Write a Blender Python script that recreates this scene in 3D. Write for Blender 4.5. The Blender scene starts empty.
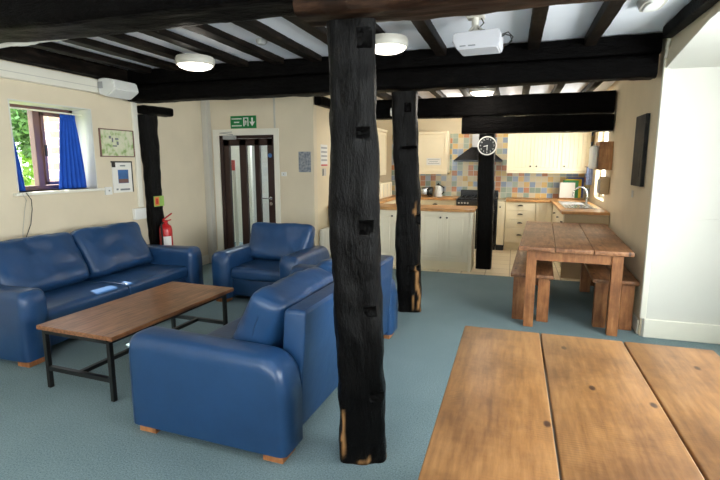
import bpy, bmesh, math, random
from mathutils import Vector, Matrix, noise
random.seed(7)
C = bpy.context.scene.collection
PI = math.pi

# ------------------------------------------------------------------ materials
def lin(c):
    r = []
    for v in c:
        v = v / 255.0
        r.append(v / 12.92 if v <= 0.04045 else ((v + 0.055) / 1.055) ** 2.4)
    return (r[0], r[1], r[2], 1.0)

def base_mat(name):
    m = bpy.data.materials.new(name); m.use_nodes = True
    nt = m.node_tree; b = nt.nodes['Principled BSDF']
    return m, nt, b

def ramp(nt, stops, interp='LINEAR'):
    r = nt.nodes.new('ShaderNodeValToRGB'); r.color_ramp.interpolation = interp
    el = r.color_ramp.elements
    while len(el) < len(stops): el.new(0.5)
    for e, (p, c) in zip(el, stops):
        e.position = p; e.color = c
    return r

def coords(nt, scale=(1, 1, 1), kind='Object'):
    tc = nt.nodes.new('ShaderNodeTexCoord'); mp = nt.nodes.new('ShaderNodeMapping')
    mp.inputs['Scale'].default_value = scale
    nt.links.new(tc.outputs[kind], mp.inputs['Vector'])
    return mp

def noise_tex(nt, vec, scale, detail=4, rough=0.55):
    n = nt.nodes.new('ShaderNodeTexNoise')
    n.inputs['Scale'].default_value = scale; n.inputs['Detail'].default_value = detail
    n.inputs['Roughness'].default_value = rough
    nt.links.new(vec.outputs[0], n.inputs['Vector'])
    return n

def bump(nt, b, height, strength, dist=0.01):
    bp = nt.nodes.new('ShaderNodeBump')
    bp.inputs['Strength'].default_value = strength; bp.inputs['Distance'].default_value = dist
    nt.links.new(height, bp.inputs['Height']); nt.links.new(bp.outputs[0], b.inputs['Normal'])

def pm(name, col, rough=0.6, metal=0.0, var=0.06, nscale=6, bstr=0.0, bscale=60, spec=0.5, stretch=(1, 1, 1)):
    m, nt, b = base_mat(name)
    c = lin(col)
    mp = coords(nt, stretch)
    n = noise_tex(nt, mp, nscale)
    lo = tuple(x * (1 - var) for x in c[:3]) + (1,); hi = tuple(min(1, x * (1 + var)) for x in c[:3]) + (1,)
    r = ramp(nt, [(0.3, lo), (0.7, hi)])
    nt.links.new(n.outputs['Fac'], r.inputs['Fac']); nt.links.new(r.outputs['Color'], b.inputs['Base Color'])
    b.inputs['Roughness'].default_value = rough; b.inputs['Metallic'].default_value = metal
    b.inputs['Specular IOR Level'].default_value = spec
    if bstr:
        n2 = noise_tex(nt, mp, bscale, 3); bump(nt, b, n2.outputs['Fac'], bstr)
    return m

def wood(name, dark, mid, light, axis='Y', rough=0.45, knots=True, stretch=9.0, bstr=0.25, scale=5.0, spec=.5):
    m, nt, b = base_mat(name)
    s = {'X': (1, stretch, stretch), 'Y': (stretch, 1, stretch), 'Z': (stretch, stretch, 1)}[axis]
    mp = coords(nt, s)
    oi = nt.nodes.new('ShaderNodeObjectInfo')
    add = nt.nodes.new('ShaderNodeVectorMath'); add.operation = 'MULTIPLY_ADD'
    nt.links.new(oi.outputs['Random'], add.inputs[0]); add.inputs[1].default_value = (13, 17, 11)
    nt.links.new(mp.outputs[0], add.inputs[2])
    n = noise_tex(nt, add, scale, 6, 0.62)
    r = ramp(nt, [(0.28, lin(dark)), (0.5, lin(mid)), (0.72, lin(light))])
    nt.links.new(n.outputs['Fac'], r.inputs['Fac'])
    # broad blotches of wear
    mp2 = coords(nt, (1, 1, 1)); n2 = noise_tex(nt, mp2, 3.5, 5, 0.65)
    r2 = ramp(nt, [(0.36, (0.45, 0.39, 0.36, 1)), (0.57, (1, 1, 1, 1))])
    nt.links.new(n2.outputs['Fac'], r2.inputs['Fac'])
    mx = nt.nodes.new('ShaderNodeMix'); mx.data_type = 'RGBA'; mx.blend_type = 'MULTIPLY'
    mx.inputs['Factor'].default_value = 0.75
    nt.links.new(r.outputs['Color'], mx.inputs['A']); nt.links.new(r2.outputs['Color'], mx.inputs['B'])
    out = mx.outputs['Result']
    if knots:
        ks = {'X': (0.55, 1.0, 1.0), 'Y': (1.0, 0.55, 1.0), 'Z': (1, 1, 0.55)}[axis]
        mp3 = coords(nt, ks)
        v = nt.nodes.new('ShaderNodeTexVoronoi'); v.inputs['Scale'].default_value = 3.6; v.voronoi_dimensions = '2D' if axis == 'Y' else '3D'
        nt.links.new(mp3.outputs[0], v.inputs['Vector'])
        r3 = ramp(nt, [(0.028, (1, 1, 1, 1)), (0.05, (0, 0, 0, 1))])
        nt.links.new(v.outputs['Distance'], r3.inputs['Fac'])
        mk = nt.nodes.new('ShaderNodeMix'); mk.data_type = 'RGBA'
        nt.links.new(r3.outputs['Color'], mk.inputs['Factor'])
        nt.links.new(out, mk.inputs['A']); mk.inputs['B'].default_value = lin((62, 34, 18))
        out = mk.outputs['Result']
    if axis == 'Y' and knots:   # faint saw marks across the planks, in worn patches
        wv = nt.nodes.new('ShaderNodeTexWave'); wv.bands_direction = 'Y'; wv.inputs['Scale'].default_value = 26; wv.inputs['Distortion'].default_value = 3.5; wv.inputs['Detail'].default_value = 3
        mp4 = coords(nt, (1, 1, 1)); nt.links.new(mp4.outputs[0], wv.inputs['Vector'])
        n5 = noise_tex(nt, mp4, 5, 4); r5 = ramp(nt, [(0.5, (0, 0, 0, 1)), (0.66, (.42, .42, .42, 1))]); nt.links.new(n5.outputs['Fac'], r5.inputs['Fac'])
        r6 = ramp(nt, [(0.2, (.45, .42, .4, 1)), (0.55, (1, 1, 1, 1))]); nt.links.new(wv.outputs['Fac'], r6.inputs['Fac'])
        ms = nt.nodes.new('ShaderNodeMix'); ms.data_type = 'RGBA'; ms.blend_type = 'MULTIPLY'
        nt.links.new(r5.outputs['Color'], ms.inputs['Factor']); nt.links.new(out, ms.inputs['A']); nt.links.new(r6.outputs['Color'], ms.inputs['B'])
        out = ms.outputs['Result']
    nt.links.new(out, b.inputs['Base Color'])
    b.inputs['Roughness'].default_value = rough; b.inputs['Specular IOR Level'].default_value = spec
    if bstr: bump(nt, b, n.outputs['Fac'], bstr, 0.004)
    return m

def mat_beam(name, st=(1, 1, 1), spec=.03, k=1.0):
    # old oak under black paint: worn to brown in places, bare wood where chipped
    m, nt, b = base_mat(name)
    mp = coords(nt, (1, 1, 1))
    n = noise_tex(nt, mp, 7, 6, 0.7)
    r = ramp(nt, [(0.3, lin((5, 4, 4))), (0.62, lin((10 * k, 9 * k, 9 * k))), (0.85, lin((34 * k, 27 * k, 22 * k)))])
    nt.links.new(n.outputs['Fac'], r.inputs['Fac'])
    at = nt.nodes.new('ShaderNodeAttribute'); at.attribute_name = 'bare'
    mx = nt.nodes.new('ShaderNodeMix'); mx.data_type = 'RGBA'
    nt.links.new(at.outputs['Fac'], mx.inputs['Factor']); nt.links.new(r.outputs['Color'], mx.inputs['A'])
    mx.inputs['B'].default_value = lin((168, 124, 80))
    nt.links.new(mx.outputs['Result'], b.inputs['Base Color'])
    b.inputs['Roughness'].default_value = 0.38; b.inputs['Specular IOR Level'].default_value = spec
    mp2 = coords(nt, st); n2 = noise_tex(nt, mp2, 30, 6, 0.7)
    bump(nt, b, n2.outputs['Fac'], .75, 0.03)
    return m

M = {}
def build_mats():
    M['beam'] = mat_beam('black painted oak beam', (.25, 1, 1))
    M['post'] = mat_beam('black painted oak post', (1, 1, .22), .09)
    M['beam_brown'] = wood('dark brown oak', (16, 11, 8), (38, 25, 18), (66, 46, 34), 'X', 0.5, False, 6, 0.6, spec=.06)
    M['joist'] = wood('dark stained joist', (8, 7, 6), (22, 18, 15), (46, 38, 31), 'Y', 0.5, False, 6, 0.5, spec=.08)
    M['cream'] = pm('cream wall paint', (220, 207, 182), 0.75, var=0.035, nscale=2.5, bstr=0.08, bscale=40)
    M['cream_side'] = pm('warm cream paint', (224, 209, 178), 0.7, var=0.04, nscale=2.5, bstr=0.08, bscale=40)
    M['white_wall'] = pm('white wall paint', (216, 214, 206), 0.6, var=0.015, nscale=3, bstr=0.05, bscale=30)
    M['ceil'] = pm('white ceiling', (238, 240, 248), 0.85, var=0.03, nscale=3, bstr=0.1, bscale=25)
    M['trim'] = pm('white gloss trim', (232, 228, 214), 0.35, var=0.02)
    M['trim_grey'] = pm('grey white boxing', (196, 192, 182), 0.5, var=0.02)
    M['plastic'] = pm('white plastic', (228, 228, 224), 0.4, var=0.02)
    M['proj'] = pm('off-white casing', (198, 198, 204), 0.45, var=0.02)
    M['beige'] = pm('beige board', (190, 166, 128), 0.6, var=0.03)
    M['towel'] = pm('pale blue cloth', (148, 164, 204), 0.9, var=0.25, nscale=25)
    M['plastic_grey'] = pm('grey plastic', (165, 165, 165), 0.45, var=0.02)
    M['leather'] = leather((28, 62, 102), 'blue leather')
    M['black_metal'] = pm('black metal', (18, 18, 19), 0.4, 0.0, var=0.1)
    M['black_gloss'] = pm('black enamel', (14, 14, 15), 0.22, 0.0, var=0.05)
    M['steel'] = pm('brushed steel', (190, 190, 188), 0.25, 1.0, var=0.05)
    M['foot'] = wood('beech foot', (140, 88, 50), (176, 116, 70), (200, 140, 90), 'Z', 0.5, False, 4, 0)
    M['ctable'] = wood('walnut laminate', (98, 62, 40), (146, 98, 66), (176, 124, 88), 'Y', 0.33, False, 14, 0.0, 3.2)
    M['pine'] = wood('waxed pine top', (118, 80, 44), (142, 99, 56), (160, 117, 71), 'Y', 0.38, True, 9, 0.15)
    M['pine_leg'] = wood('waxed pine leg', (128, 78, 44), (160, 104, 60), (182, 126, 80), 'Z', 0.5, True, 7, 0.2)
    M['pine_dark'] = wood('worn pine top', (112, 72, 46), (150, 102, 68), (180, 130, 92), 'Y', 0.4, True, 7, 0.3)
    M['worktop'] = wood('oak worktop', (170, 114, 58), (206, 150, 88), (226, 176, 114), 'X', 0.38, False, 8, 0.0)
    M['cab'] = pm('cream cabinet paint', (240, 227, 196), 0.42, var=0.02)
    M['cab_sage'] = pm('pale sage cabinet paint', (236, 225, 200), 0.45, var=0.02)
    M['knob'] = pm('dark bronze', (42, 34, 30), 0.35, 0.6, var=0.1)
    M['darkframe'] = pm('dark brown door wood', (46, 26, 22), 0.4, var=0.2, nscale=10, stretch=(6, 6, 1))
    M['winframe'] = pm('brown window frame', (116, 84, 76), 0.4, var=0.1)
    M['curtain'] = pm('blue curtain cloth', (24, 84, 190), 0.85, var=0.08, nscale=10, bstr=0.15, bscale=180)
    M['red'] = pm('red enamel', (186, 24, 28), 0.28, var=0.05)
    M['green'] = pm('safety green', (10, 122, 62), 0.45, var=0.02)
    M['paper'] = pm('white paper', (232, 230, 224), 0.7, var=0.02)
    M['print'] = pm('printed grey', (120, 124, 128), 0.7, var=0.1)
    M['print_red'] = pm('printed red', (200, 90, 84), 0.7, var=0.1)
    M['print_blue'] = pm('printed blue', (62, 104, 158), 0.7, var=0.25, nscale=14)
    M['print_orange'] = pm('printed orange', (214, 130, 62), 0.7, var=0.15)
    M['print_green'] = pm('printed green', (150, 186, 96), 0.7, var=0.15)
    M['yellow'] = pm('yellow plastic', (236, 206, 30), 0.45, var=0.03)
    M['green_board'] = pm('green board plastic', (40, 130, 70), 0.45, var=0.03)
    M['blue_board'] = pm('blue board plastic', (50, 74, 150), 0.45, var=0.03)
    M['wood_box'] = wood('oak veneer box', (140, 92, 48), (172, 120, 68), (196, 146, 92), 'Z', 0.5, False, 8, 0)
    M['copper'] = pm('copper pipe', (170, 90, 60), 0.35, 0.8, var=0.1)
    M['glass'] = glass('window glass')
    M['tile'] = tile_mat()
    M['carpet'] = carpet_mat()
    M['kfloor'] = kfloor_mat()
    M['canvas'] = canvas_mat()
    M['map'] = map_mat()
    M['poster_grey'] = poster_grey()
    M['leaf'] = pm('leaf green', (150, 190, 92), 0.6, var=0.5, nscale=1.5)
    M['leaf_dark'] = pm('dark leaf green', (84, 124, 70), 0.6, var=0.5, nscale=2)
    M['brick'] = brick_mat()
    M['lamp'] = emit('lamp diffuser', (1.0, 0.90, 0.78), 3.0)
    M['outdoor'] = pm('garden soil', (120, 140, 80), 0.9, var=0.2)

def leather(col, name):
    m, nt, b = base_mat(name)
    mp = coords(nt)
    n = noise_tex(nt, mp, 4, 4)
    c = lin(col)
    r = ramp(nt, [(0.3, tuple(x * 0.86 for x in c[:3]) + (1,)), (0.7, tuple(x * 1.1 for x in c[:3]) + (1,))])
    nt.links.new(n.outputs['Fac'], r.inputs['Fac']); nt.links.new(r.outputs['Color'], b.inputs['Base Color'])
    b.inputs['Roughness'].default_value = 0.36
    b.inputs['Specular IOR Level'].default_value = 0.55
    n2 = noise_tex(nt, mp, 9, 3); bump(nt, b, n2.outputs['Fac'], 0.18, 0.02)
    return m

def glass(name):
    m = bpy.data.materials.new(name); m.use_nodes = True; nt = m.node_tree
    for n in list(nt.nodes): nt.nodes.remove(n)
    o = nt.nodes.new('ShaderNodeOutputMaterial'); mix = nt.nodes.new('ShaderNodeMixShader')
    t = nt.nodes.new('ShaderNodeBsdfTransparent'); g = nt.nodes.new('ShaderNodeBsdfGlossy')
    g.inputs['Roughness'].default_value = 0.02; t.inputs['Color'].default_value = (0.95, 0.97, 0.96, 1)
    mix.inputs[0].default_value = 0.06
    nt.links.new(t.outputs[0], mix.inputs[1])
    nt.links.new(g.outputs[0], mix.inputs[2]); nt.links.new(mix.outputs[0], o.inputs['Surface'])
    return m

def emit(name, col, s):
    m, nt, b = base_mat(name)
    b.inputs['Base Color'].default_value = (0.9, 0.9, 0.88, 1)
    b.inputs['Emission Color'].default_value = col + (1,); b.inputs['Emission Strength'].default_value = s
    return m

def tile_mat():
    # hand-glazed 10 cm tiles in blue, cream, ochre, sage and terracotta with pale grout
    m, nt, b = base_mat('patchwork wall tiles')
    tc = nt.nodes.new('ShaderNodeTexCoord')
    sc = nt.nodes.new('ShaderNodeVectorMath'); sc.operation = 'SCALE'; sc.inputs['Scale'].default_value = 9.8
    nt.links.new(tc.outputs['Object'], sc.inputs[0])
    ad = nt.nodes.new('ShaderNodeVectorMath'); ad.operation = 'ADD'; ad.inputs[1].default_value = (0.3, 0.47, 0.2)
    nt.links.new(sc.outputs[0], ad.inputs[0])
    fl = nt.nodes.new('ShaderNodeVectorMath'); fl.operation = 'FLOOR'; nt.links.new(ad.outputs[0], fl.inputs[0])
    wn = nt.nodes.new('ShaderNodeTexWhiteNoise'); wn.noise_dimensions = '3D'; nt.links.new(fl.outputs[0], wn.inputs['Vector'])
    cols = [(150, 164, 184), (216, 192, 136), (164, 174, 156), (204, 188, 156), (136, 152, 174), (190, 130, 92), (212, 198, 160), (146, 160, 142), (172, 180, 190), (212, 176, 112)]
    r = ramp(nt, [(i / len(cols), lin(c)) for i, c in enumerate(cols)], 'CONSTANT')
    nt.links.new(wn.outputs['Value'], r.inputs['Fac'])
    fr = nt.nodes.new('ShaderNodeVectorMath'); fr.operation = 'FRACTION'; nt.links.new(ad.outputs[0], fr.inputs[0])
    sx = nt.nodes.new('ShaderNodeSeparateXYZ'); nt.links.new(fr.outputs[0], sx.inputs[0])
    def edge(sock):
        a = nt.nodes.new('ShaderNodeMath'); a.operation = 'PINGPONG'; a.inputs[1].default_value = 0.5
        nt.links.new(sock, a.inputs[0])
        l = nt.nodes.new('ShaderNodeMath'); l.operation = 'LESS_THAN'; l.inputs[1].default_value = 0.035
        nt.links.new(a.outputs[0], l.inputs[0]); return l
    ex, ez = edge(sx.outputs['X']), edge(sx.outputs['Z'])
    mxm = nt.nodes.new('ShaderNodeMath'); mxm.operation = 'MAXIMUM'
    nt.links.new(ex.outputs[0], mxm.inputs[0]); nt.links.new(ez.outputs[0], mxm.inputs[1])
    mx = nt.nodes.new('ShaderNodeMix'); mx.data_type = 'RGBA'
    nt.links.new(mxm.outputs[0], mx.inputs['Factor']); nt.links.new(r.outputs['Color'], mx.inputs['A'])
    mx.inputs['B'].default_value = lin((206, 200, 184))
    nt.links.new(mx.outputs['Result'], b.inputs['Base Color']); b.inputs['Roughness'].default_value = 0.25
    return m

def carpet_mat():
    m, nt, b = base_mat('blue grey carpet')
    mp = coords(nt)
    n = noise_tex(nt, mp, 120, 3, 0.75); n1 = noise_tex(nt, mp, 1.6, 4)
    r = ramp(nt, [(0.32, lin((98, 118, 126))), (0.68, lin((148, 168, 172)))])
    nt.links.new(n.outputs['Fac'], r.inputs['Fac'])
    r2 = ramp(nt, [(0.3, (0.86, 0.88, 0.88, 1)), (0.7, (1, 1, 1, 1))]); nt.links.new(n1.outputs['Fac'], r2.inputs['Fac'])
    mx = nt.nodes.new('ShaderNodeMix'); mx.data_type = 'RGBA'; mx.blend_type = 'MULTIPLY'; mx.inputs['Factor'].default_value = 1
    nt.links.new(r.outputs['Color'], mx.inputs['A']); nt.links.new(r2.outputs['Color'], mx.inputs['B'])
    nt.links.new(mx.outputs['Result'], b.inputs['Base Color']); b.inputs['Roughness'].default_value = 0.95
    b.inputs['Specular IOR Level'].default_value = 0.1
    bump(nt, b, n.outputs['Fac'], 0.6, 0.01)
    return m

def kfloor_mat():
    m, nt, b = base_mat('pale stone effect kitchen floor')
    mp = coords(nt)
    br = nt.nodes.new('ShaderNodeTexBrick'); br.inputs['Scale'].default_value = 1.0
    br.inputs['Brick Width'].default_value = 0.33; br.inputs['Row Height'].default_value = 0.33; br.offset = 0
    br.inputs['Mortar Size'].default_value = 0.006
    br.inputs['Color1'].default_value = lin((236, 222, 194)); br.inputs['Color2'].default_value = lin((220, 202, 172))
    br.inputs['Mortar'].default_value = lin((170, 150, 120))
    nt.links.new(mp.outputs[0], br.inputs['Vector']); nt.links.new(br.outputs['Color'], b.inputs['Base Color'])
    b.inputs['Roughness'].default_value = 0.35
    return m

def canvas_mat():
    m, nt, b = base_mat('dark picture')
    mp = coords(nt, (1, 1, 1)); n = noise_tex(nt, mp, 7, 5, 0.6)
    r = ramp(nt, [(0.45, lin((18, 17, 16))), (0.62, lin((36, 34, 32))), (0.8, lin((84, 80, 74)))])
    nt.links.new(n.outputs['Fac'], r.inputs['Fac']); nt.links.new(r.outputs['Color'], b.inputs['Base Color'])
    b.inputs['Roughness'].default_value = 0.6; b.inputs['Specular IOR Level'].default_value = .25
    return m

def map_mat():
    m, nt, b = base_mat('site plan print')
    mp = coords(nt); n = noise_tex(nt, mp, 14, 2)
    r = ramp(nt, [(0.42, lin((214, 214, 188))), (0.56, lin((196, 206, 164))), (0.68, lin((140, 168, 104)))])
    nt.links.new(n.outputs['Fac'], r.inputs['Fac']); nt.links.new(r.outputs['Color'], b.inputs['Base Color'])
    b.inputs['Roughness'].default_value = 0.5
    return m

def poster_grey():
    m, nt, b = base_mat('grey blue notice print')
    mp = coords(nt); n = noise_tex(nt, mp, 30, 3)
    r = ramp(nt, [(0.35, lin((96, 106, 122))), (0.65, lin((162, 164, 166)))])
    nt.links.new(n.outputs['Fac'], r.inputs['Fac']); nt.links.new(r.outputs['Color'], b.inputs['Base Color'])
    return m

def brick_mat():
    m, nt, b = base_mat('pale pink stone')
    mp = coords(nt, (1, 1, 1))
    tc = nt.nodes.new('ShaderNodeTexBrick'); tc.inputs['Scale'].default_value = 1
    tc.inputs['Brick Width'].default_value = 0.3; tc.inputs['Row Height'].default_value = 0.13; tc.inputs['Mortar Size'].default_value = 0.012
    tc.inputs['Color1'].default_value = lin((186, 150, 142)); tc.inputs['Color2'].default_value = lin((160, 122, 114))
    tc.inputs['Mortar'].default_value = lin((216, 206, 196))
    sw = nt.nodes.new('ShaderNodeVectorMath'); sw.operation = 'ADD'
    sp = nt.nodes.new('ShaderNodeSeparateXYZ'); cb = nt.nodes.new('ShaderNodeCombineXYZ')
    nt.links.new(mp.outputs[0], sp.inputs[0]); a = nt.nodes.new('ShaderNodeMath'); a.operation = 'ADD'
    nt.links.new(sp.outputs['X'], a.inputs[0]); nt.links.new(sp.outputs['Y'], a.inputs[1])
    nt.links.new(a.outputs[0], cb.inputs['X']); nt.links.new(sp.outputs['Z'], cb.inputs['Y'])
    nt.links.new(cb.outputs[0], tc.inputs['Vector'])
    nt.nodes.remove(sw)
    nt.links.new(tc.outputs['Color'], b.inputs['Base Color']); b.inputs['Roughness'].default_value = 0.9
    return m
build_mats()

# ------------------------------------------------------------------ mesh helpers
def nb(): return bmesh.new()

def box(bm, x0, x1, y0, y1, z0, z1, bev=0.0, seg=2, mat=None):
    t = bmesh.new()
    bmesh.ops.create_cube(t, size=1)
    for v in t.verts:
        v.co = Vector((x0 + (v.co.x + .5) * (x1 - x0), y0 + (v.co.y + .5) * (y1 - y0), z0 + (v.co.z + .5) * (z1 - z0)))
    if bev:
        bmesh.ops.bevel(t, geom=list(t.edges), offset=bev, segments=seg, profile=0.5, affect='EDGES', clamp_overlap=True)
    if mat is not None: bmesh.ops.transform(t, matrix=mat, verts=t.verts)
    me = bpy.data.meshes.new('tmp'); t.to_mesh(me); t.free(); bm.from_mesh(me); bpy.data.meshes.remove(me)
    return bm

def tube(bm, pts, r, seg=10, closed_ends=True, r2=None):
    pts = [Vector(p) for p in pts]; rings = []
    n = len(pts)
    for i, p in enumerate(pts):
        d = (pts[min(i + 1, n - 1)] - pts[max(i - 1, 0)]).normalized()
        up = Vector((0, 0, 1)) if abs(d.z) < 0.95 else Vector((1, 0, 0))
        a = d.cross(up).normalized(); b = d.cross(a).normalized()
        rr = r if r2 is None else r + (r2 - r) * i / (n - 1)
        rings.append([bm.verts.new(p + rr * (math.cos(2 * PI * k / seg) * a + math.sin(2 * PI * k / seg) * b)) for k in range(seg)])
    for i in range(n - 1):
        for k in range(seg):
            bm.faces.new((rings[i][k], rings[i][(k + 1) % seg], rings[i + 1][(k + 1) % seg], rings[i + 1][k]))
    if closed_ends:
        bm.faces.new(rings[0][::-1]); bm.faces.new(rings[-1])
    return bm

def lathe(bm, prof, c=(0, 0, 0), seg=32, axis='Z'):
    c = Vector(c); rings = []
    for (r, z) in prof:
        ring = []
        for k in range(seg):
            a = 2 * PI * k / seg
            p = {'Z': Vector((r * math.cos(a), r * math.sin(a), z)), 'Y': Vector((r * math.cos(a), z, r * math.sin(a))),
                 'X': Vector((z, r * math.cos(a), r * math.sin(a)))}[axis]
            ring.append(bm.verts.new(c + p))
        rings.append(ring)
    for i in range(len(rings) - 1):
        for k in range(seg):
            bm.faces.new((rings[i][k], rings[i][(k + 1) % seg], rings[i + 1][(k + 1) % seg], rings[i + 1][k]))
    bm.faces.new(rings[0][::-1]); bm.faces.new(rings[-1])
    return bm

def prism(bm, poly, axis, a0, a1):
    """extrude a 2-D outline along an axis; poly in the two other axes (order x,y,z)"""
    def P(u, v, a):
        return {'X': (a, u, v), 'Y': (u, a, v), 'Z': (u, v, a)}[axis]
    A = [bm.verts.new(P(u, v, a0)) for u, v in poly]; B = [bm.verts.new(P(u, v, a1)) for u, v in poly]
    bm.faces.new(A[::-1]); bm.faces.new(B)
    n = len(poly)
    for i in range(n): bm.faces.new((A[i], A[(i + 1) % n], B[(i + 1) % n], B[i]))
    return bm

def obj(name, bm, mat, parent=None, smooth=False, world=False, auto=40):
    bmesh.ops.recalc_face_normals(bm, faces=bm.faces)
    if parent is not None and world:
        bmesh.ops.transform(bm, matrix=root_matrix(parent).inverted(), verts=bm.verts)
    me = bpy.data.meshes.new(name); bm.to_mesh(me); bm.free()
    if mat is not None: me.materials.append(M[mat] if isinstance(mat, str) else mat)
    o = bpy.data.objects.new(name, me); C.objects.link(o)
    if smooth:
        for p in me.polygons: p.use_smooth = True
        if auto: me.set_sharp_from_angle(angle=math.radians(auto))
    if parent is not None: o.parent = parent
    return o

def root_matrix(o):
    m = Matrix.Translation(o.location) @ o.rotation_euler.to_matrix().to_4x4()
    return root_matrix(o.parent) @ m if o.parent else m

def tag(o, label, cat, group=None, kind='thing'):
    o['label'] = label; o['category'] = cat; o['kind'] = kind
    if group: o['group'] = group
    return o

def thing(name, label, cat, loc=(0, 0, 0), rz=0.0, group=None):
    o = bpy.data.objects.new(name, None); o.empty_display_size = 0.1; C.objects.link(o)
    o.location = loc; o.rotation_euler = (0, 0, rz)
    return tag(o, label, cat, group)

def struct(name, bm, mat, smooth=False):
    o = obj(name, bm, mat, None, smooth); o['kind'] = 'structure'; return o

def dup(root, loc, rz, label, group=None):
    r = root.copy(); C.objects.link(r); r.location = loc; r.rotation_euler = (0, 0, rz); r['label'] = label
    if group: r['group'] = group
    for ch in list(root.children):
        c = ch.copy(); C.objects.link(c); c.parent = r
        for g in list(ch.children):
            d = g.copy(); C.objects.link(d); d.parent = c
    return r

def rough_timber(name, mat, p0, p1, w, d, seed, amp=0.012, notches=(), bare=(), rot=0.0, taper=1.0, power=6, res=0.018, parent=None, roll=None):
    """old hand-hewn timber from p0 to p1: w across, d deep, softly squared section with noise, mortises pushed in.
    notches / bare: (face, along, across, half_len, half_width); face in '-y','+x','-x','+y' of the section"""
    p0 = Vector(p0); p1 = Vector(p1); L = (p1 - p0).length; dr = (p1 - p0).normalized()
    if abs(dr.z) > 0.8:
        ax = Vector((math.cos(rot), math.sin(rot), 0)); ax = (ax - dr * ax.dot(dr)).normalized()
    else:
        ax = Vector((0, 0, 1)).cross(dr).normalized(); ax = -ax if ax.dot(Vector((1, -1, 0))) < 0 else ax
    ay = dr.cross(ax).normalized()
    nl = max(8, int(L / res)); ns = max(24, int(2 * (w + d) / res))
    bm = nb(); lay = bm.verts.layers.float.new('bare'); rings = []
    for i in range(nl + 1):
        t = i / nl; s = t * L; k = 1 + (taper - 1) * t; ring = []
        for j in range(ns):
            a = 2 * PI * j / ns + PI / 4 * 0
            ca, sa = math.cos(a), math.sin(a)
            rr = (abs(ca) ** power + abs(sa) ** power) ** (-1 / power)
            u, v = rr * ca * w / 2 * k, rr * sa * d / 2 * k
            q = Vector((u * 3 + seed * 7.3, v * 3 + seed * 3.1, s * 1.3))
            q2 = Vector((u * 14 + seed, v * 14, s * 7))
            f = amp * (1.3 * noise.noise(q) + 0.6 * noise.noise(q2)) + 0.0025 * noise.noise(q2 * 4)
            nrm = Vector((ca, sa)); br = 0.0
            for (face, al, ac, hl, hw, dep) in notches:
                m = (face == '-y' and sa < -0.5 and abs(u - ac) < hw) or (face == '+y' and sa > 0.5 and abs(u - ac) < hw) or \
                    (face == '+x' and ca > 0.5 and abs(v - ac) < hw) or (face == '-x' and ca < -0.5 and abs(v - ac) < hw)
                if m and abs(s - al) < hl:
                    f -= dep
            for (face, al, ac, hl, hw) in bare:
                off = {'-y': u, '+y': u, '+x': v, '-x': v}[face] - ac
                ok = (face == '-y' and sa < -0.3) or (face == '+y' and sa > 0.3) or (face == '+x' and ca > 0.3) or (face == '-x' and ca < -0.3)
                if ok:
                    e = (off / hw) ** 2 + ((s - al) / hl) ** 2 + 1.1 * noise.noise(Vector((u * 26, v * 26, s * 11 + seed)))
                    br = max(br, min(1, max(0, (.62 - e) * 2.2)))
            vv = bm.verts.new(p0 + dr * s + ax * (u + nrm.x * f) + ay * (v + nrm.y * f)); vv[lay] = br
            ring.append(vv)
        rings.append(ring)
    for i in range(nl):
        for j in range(ns):
            bm.faces.new((rings[i][j], rings[i][(j + 1) % ns], rings[i + 1][(j + 1) % ns], rings[i + 1][j]))
    bm.faces.new(rings[0][::-1]); bm.faces.new(rings[-1])
    o = obj(name, bm, mat, parent, True, auto=50)
    return o

# ------------------------------------------------------------------ camera
H = 1.55
cam = bpy.data.cameras.new('camera'); co = bpy.data.objects.new('camera', cam); C.objects.link(co)
cam.sensor_width = 36; cam.lens = 24.0; cam.clip_start = 0.05
R = Matrix(((0.95274435, 0.04811514, -0.29993856), (0.30377328, -0.15090673, 0.94071726), (0.0, -0.98737637, -0.15839163)))
m3 = Matrix(((R[0][0], -R[0][1], -R[0][2]), (R[1][0], -R[1][1], -R[1][2]), (R[2][0], -R[2][1], -R[2][2])))
co.matrix_world = Matrix.Translation((0, 0, H)) @ m3.to_4x4()
bpy.context.scene.camera = co

# ------------------------------------------------------------------ room shell
CZ = 2.63
XL, YD, XS, YB, YF = -4.5, 6.40, -2.73, 9.47, -1.6
def xr(y): return 1.15 + (y - 4.75) * 0.030
bm = nb(); box(bm, -4.9, 2.4, YF - .2, 6.78, -0.1, 0.0); struct('floor', bm, 'carpet')
bm = nb(); box(bm, -2.8, 1.4, 6.78, YB + .15, -0.1, 0.004); struct('floor_kitchen', bm, 'kfloor')
bm = nb(); box(bm, -6.2, -2.8, 6.79, 9.7, -0.1, 0.0); struct('floor_corridor', bm, 'carpet')
bm = nb(); box(bm, -4.9, 2.4, YF - .2, YB + .2, CZ, CZ + .1); struct('ceiling', bm, 'ceil')

# left wall with the window opening
wy0, wy1, wz0, wz1 = 3.38, 4.31, 1.27, 2.14
bm = nb()
box(bm, XL - .4, XL, YF, wy0, 0, CZ); box(bm, XL - .4, XL, wy1, YD + .1, 0, CZ)
box(bm, XL - .4, XL, wy0, wy1, 0, wz0); box(bm, XL - .4, XL, wy0, wy1, wz1, CZ)
struct('wall_left', bm, 'cream')
# white plastered reveal lining
bm = nb()
box(bm, XL - .26, XL + .004, wy1 - .012, wy1 - .001, wz0, wz1 - .012); box(bm, XL - .26, XL + .004, wy0 + .001, wy0 + .012, wz0, wz1 - .012)
box(bm, XL - .26, XL + .004, wy0 + .001, wy1 - .001, wz1 - .012, wz1 - .001)
struct('trim_1', bm, 'white_wall')
bm = nb(); box(bm, XL - .27, XL + .05, wy0 - .05, wy1 + .06, wz0 - .03, wz0, .006); struct('trim_2', bm, 'trim')

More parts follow.
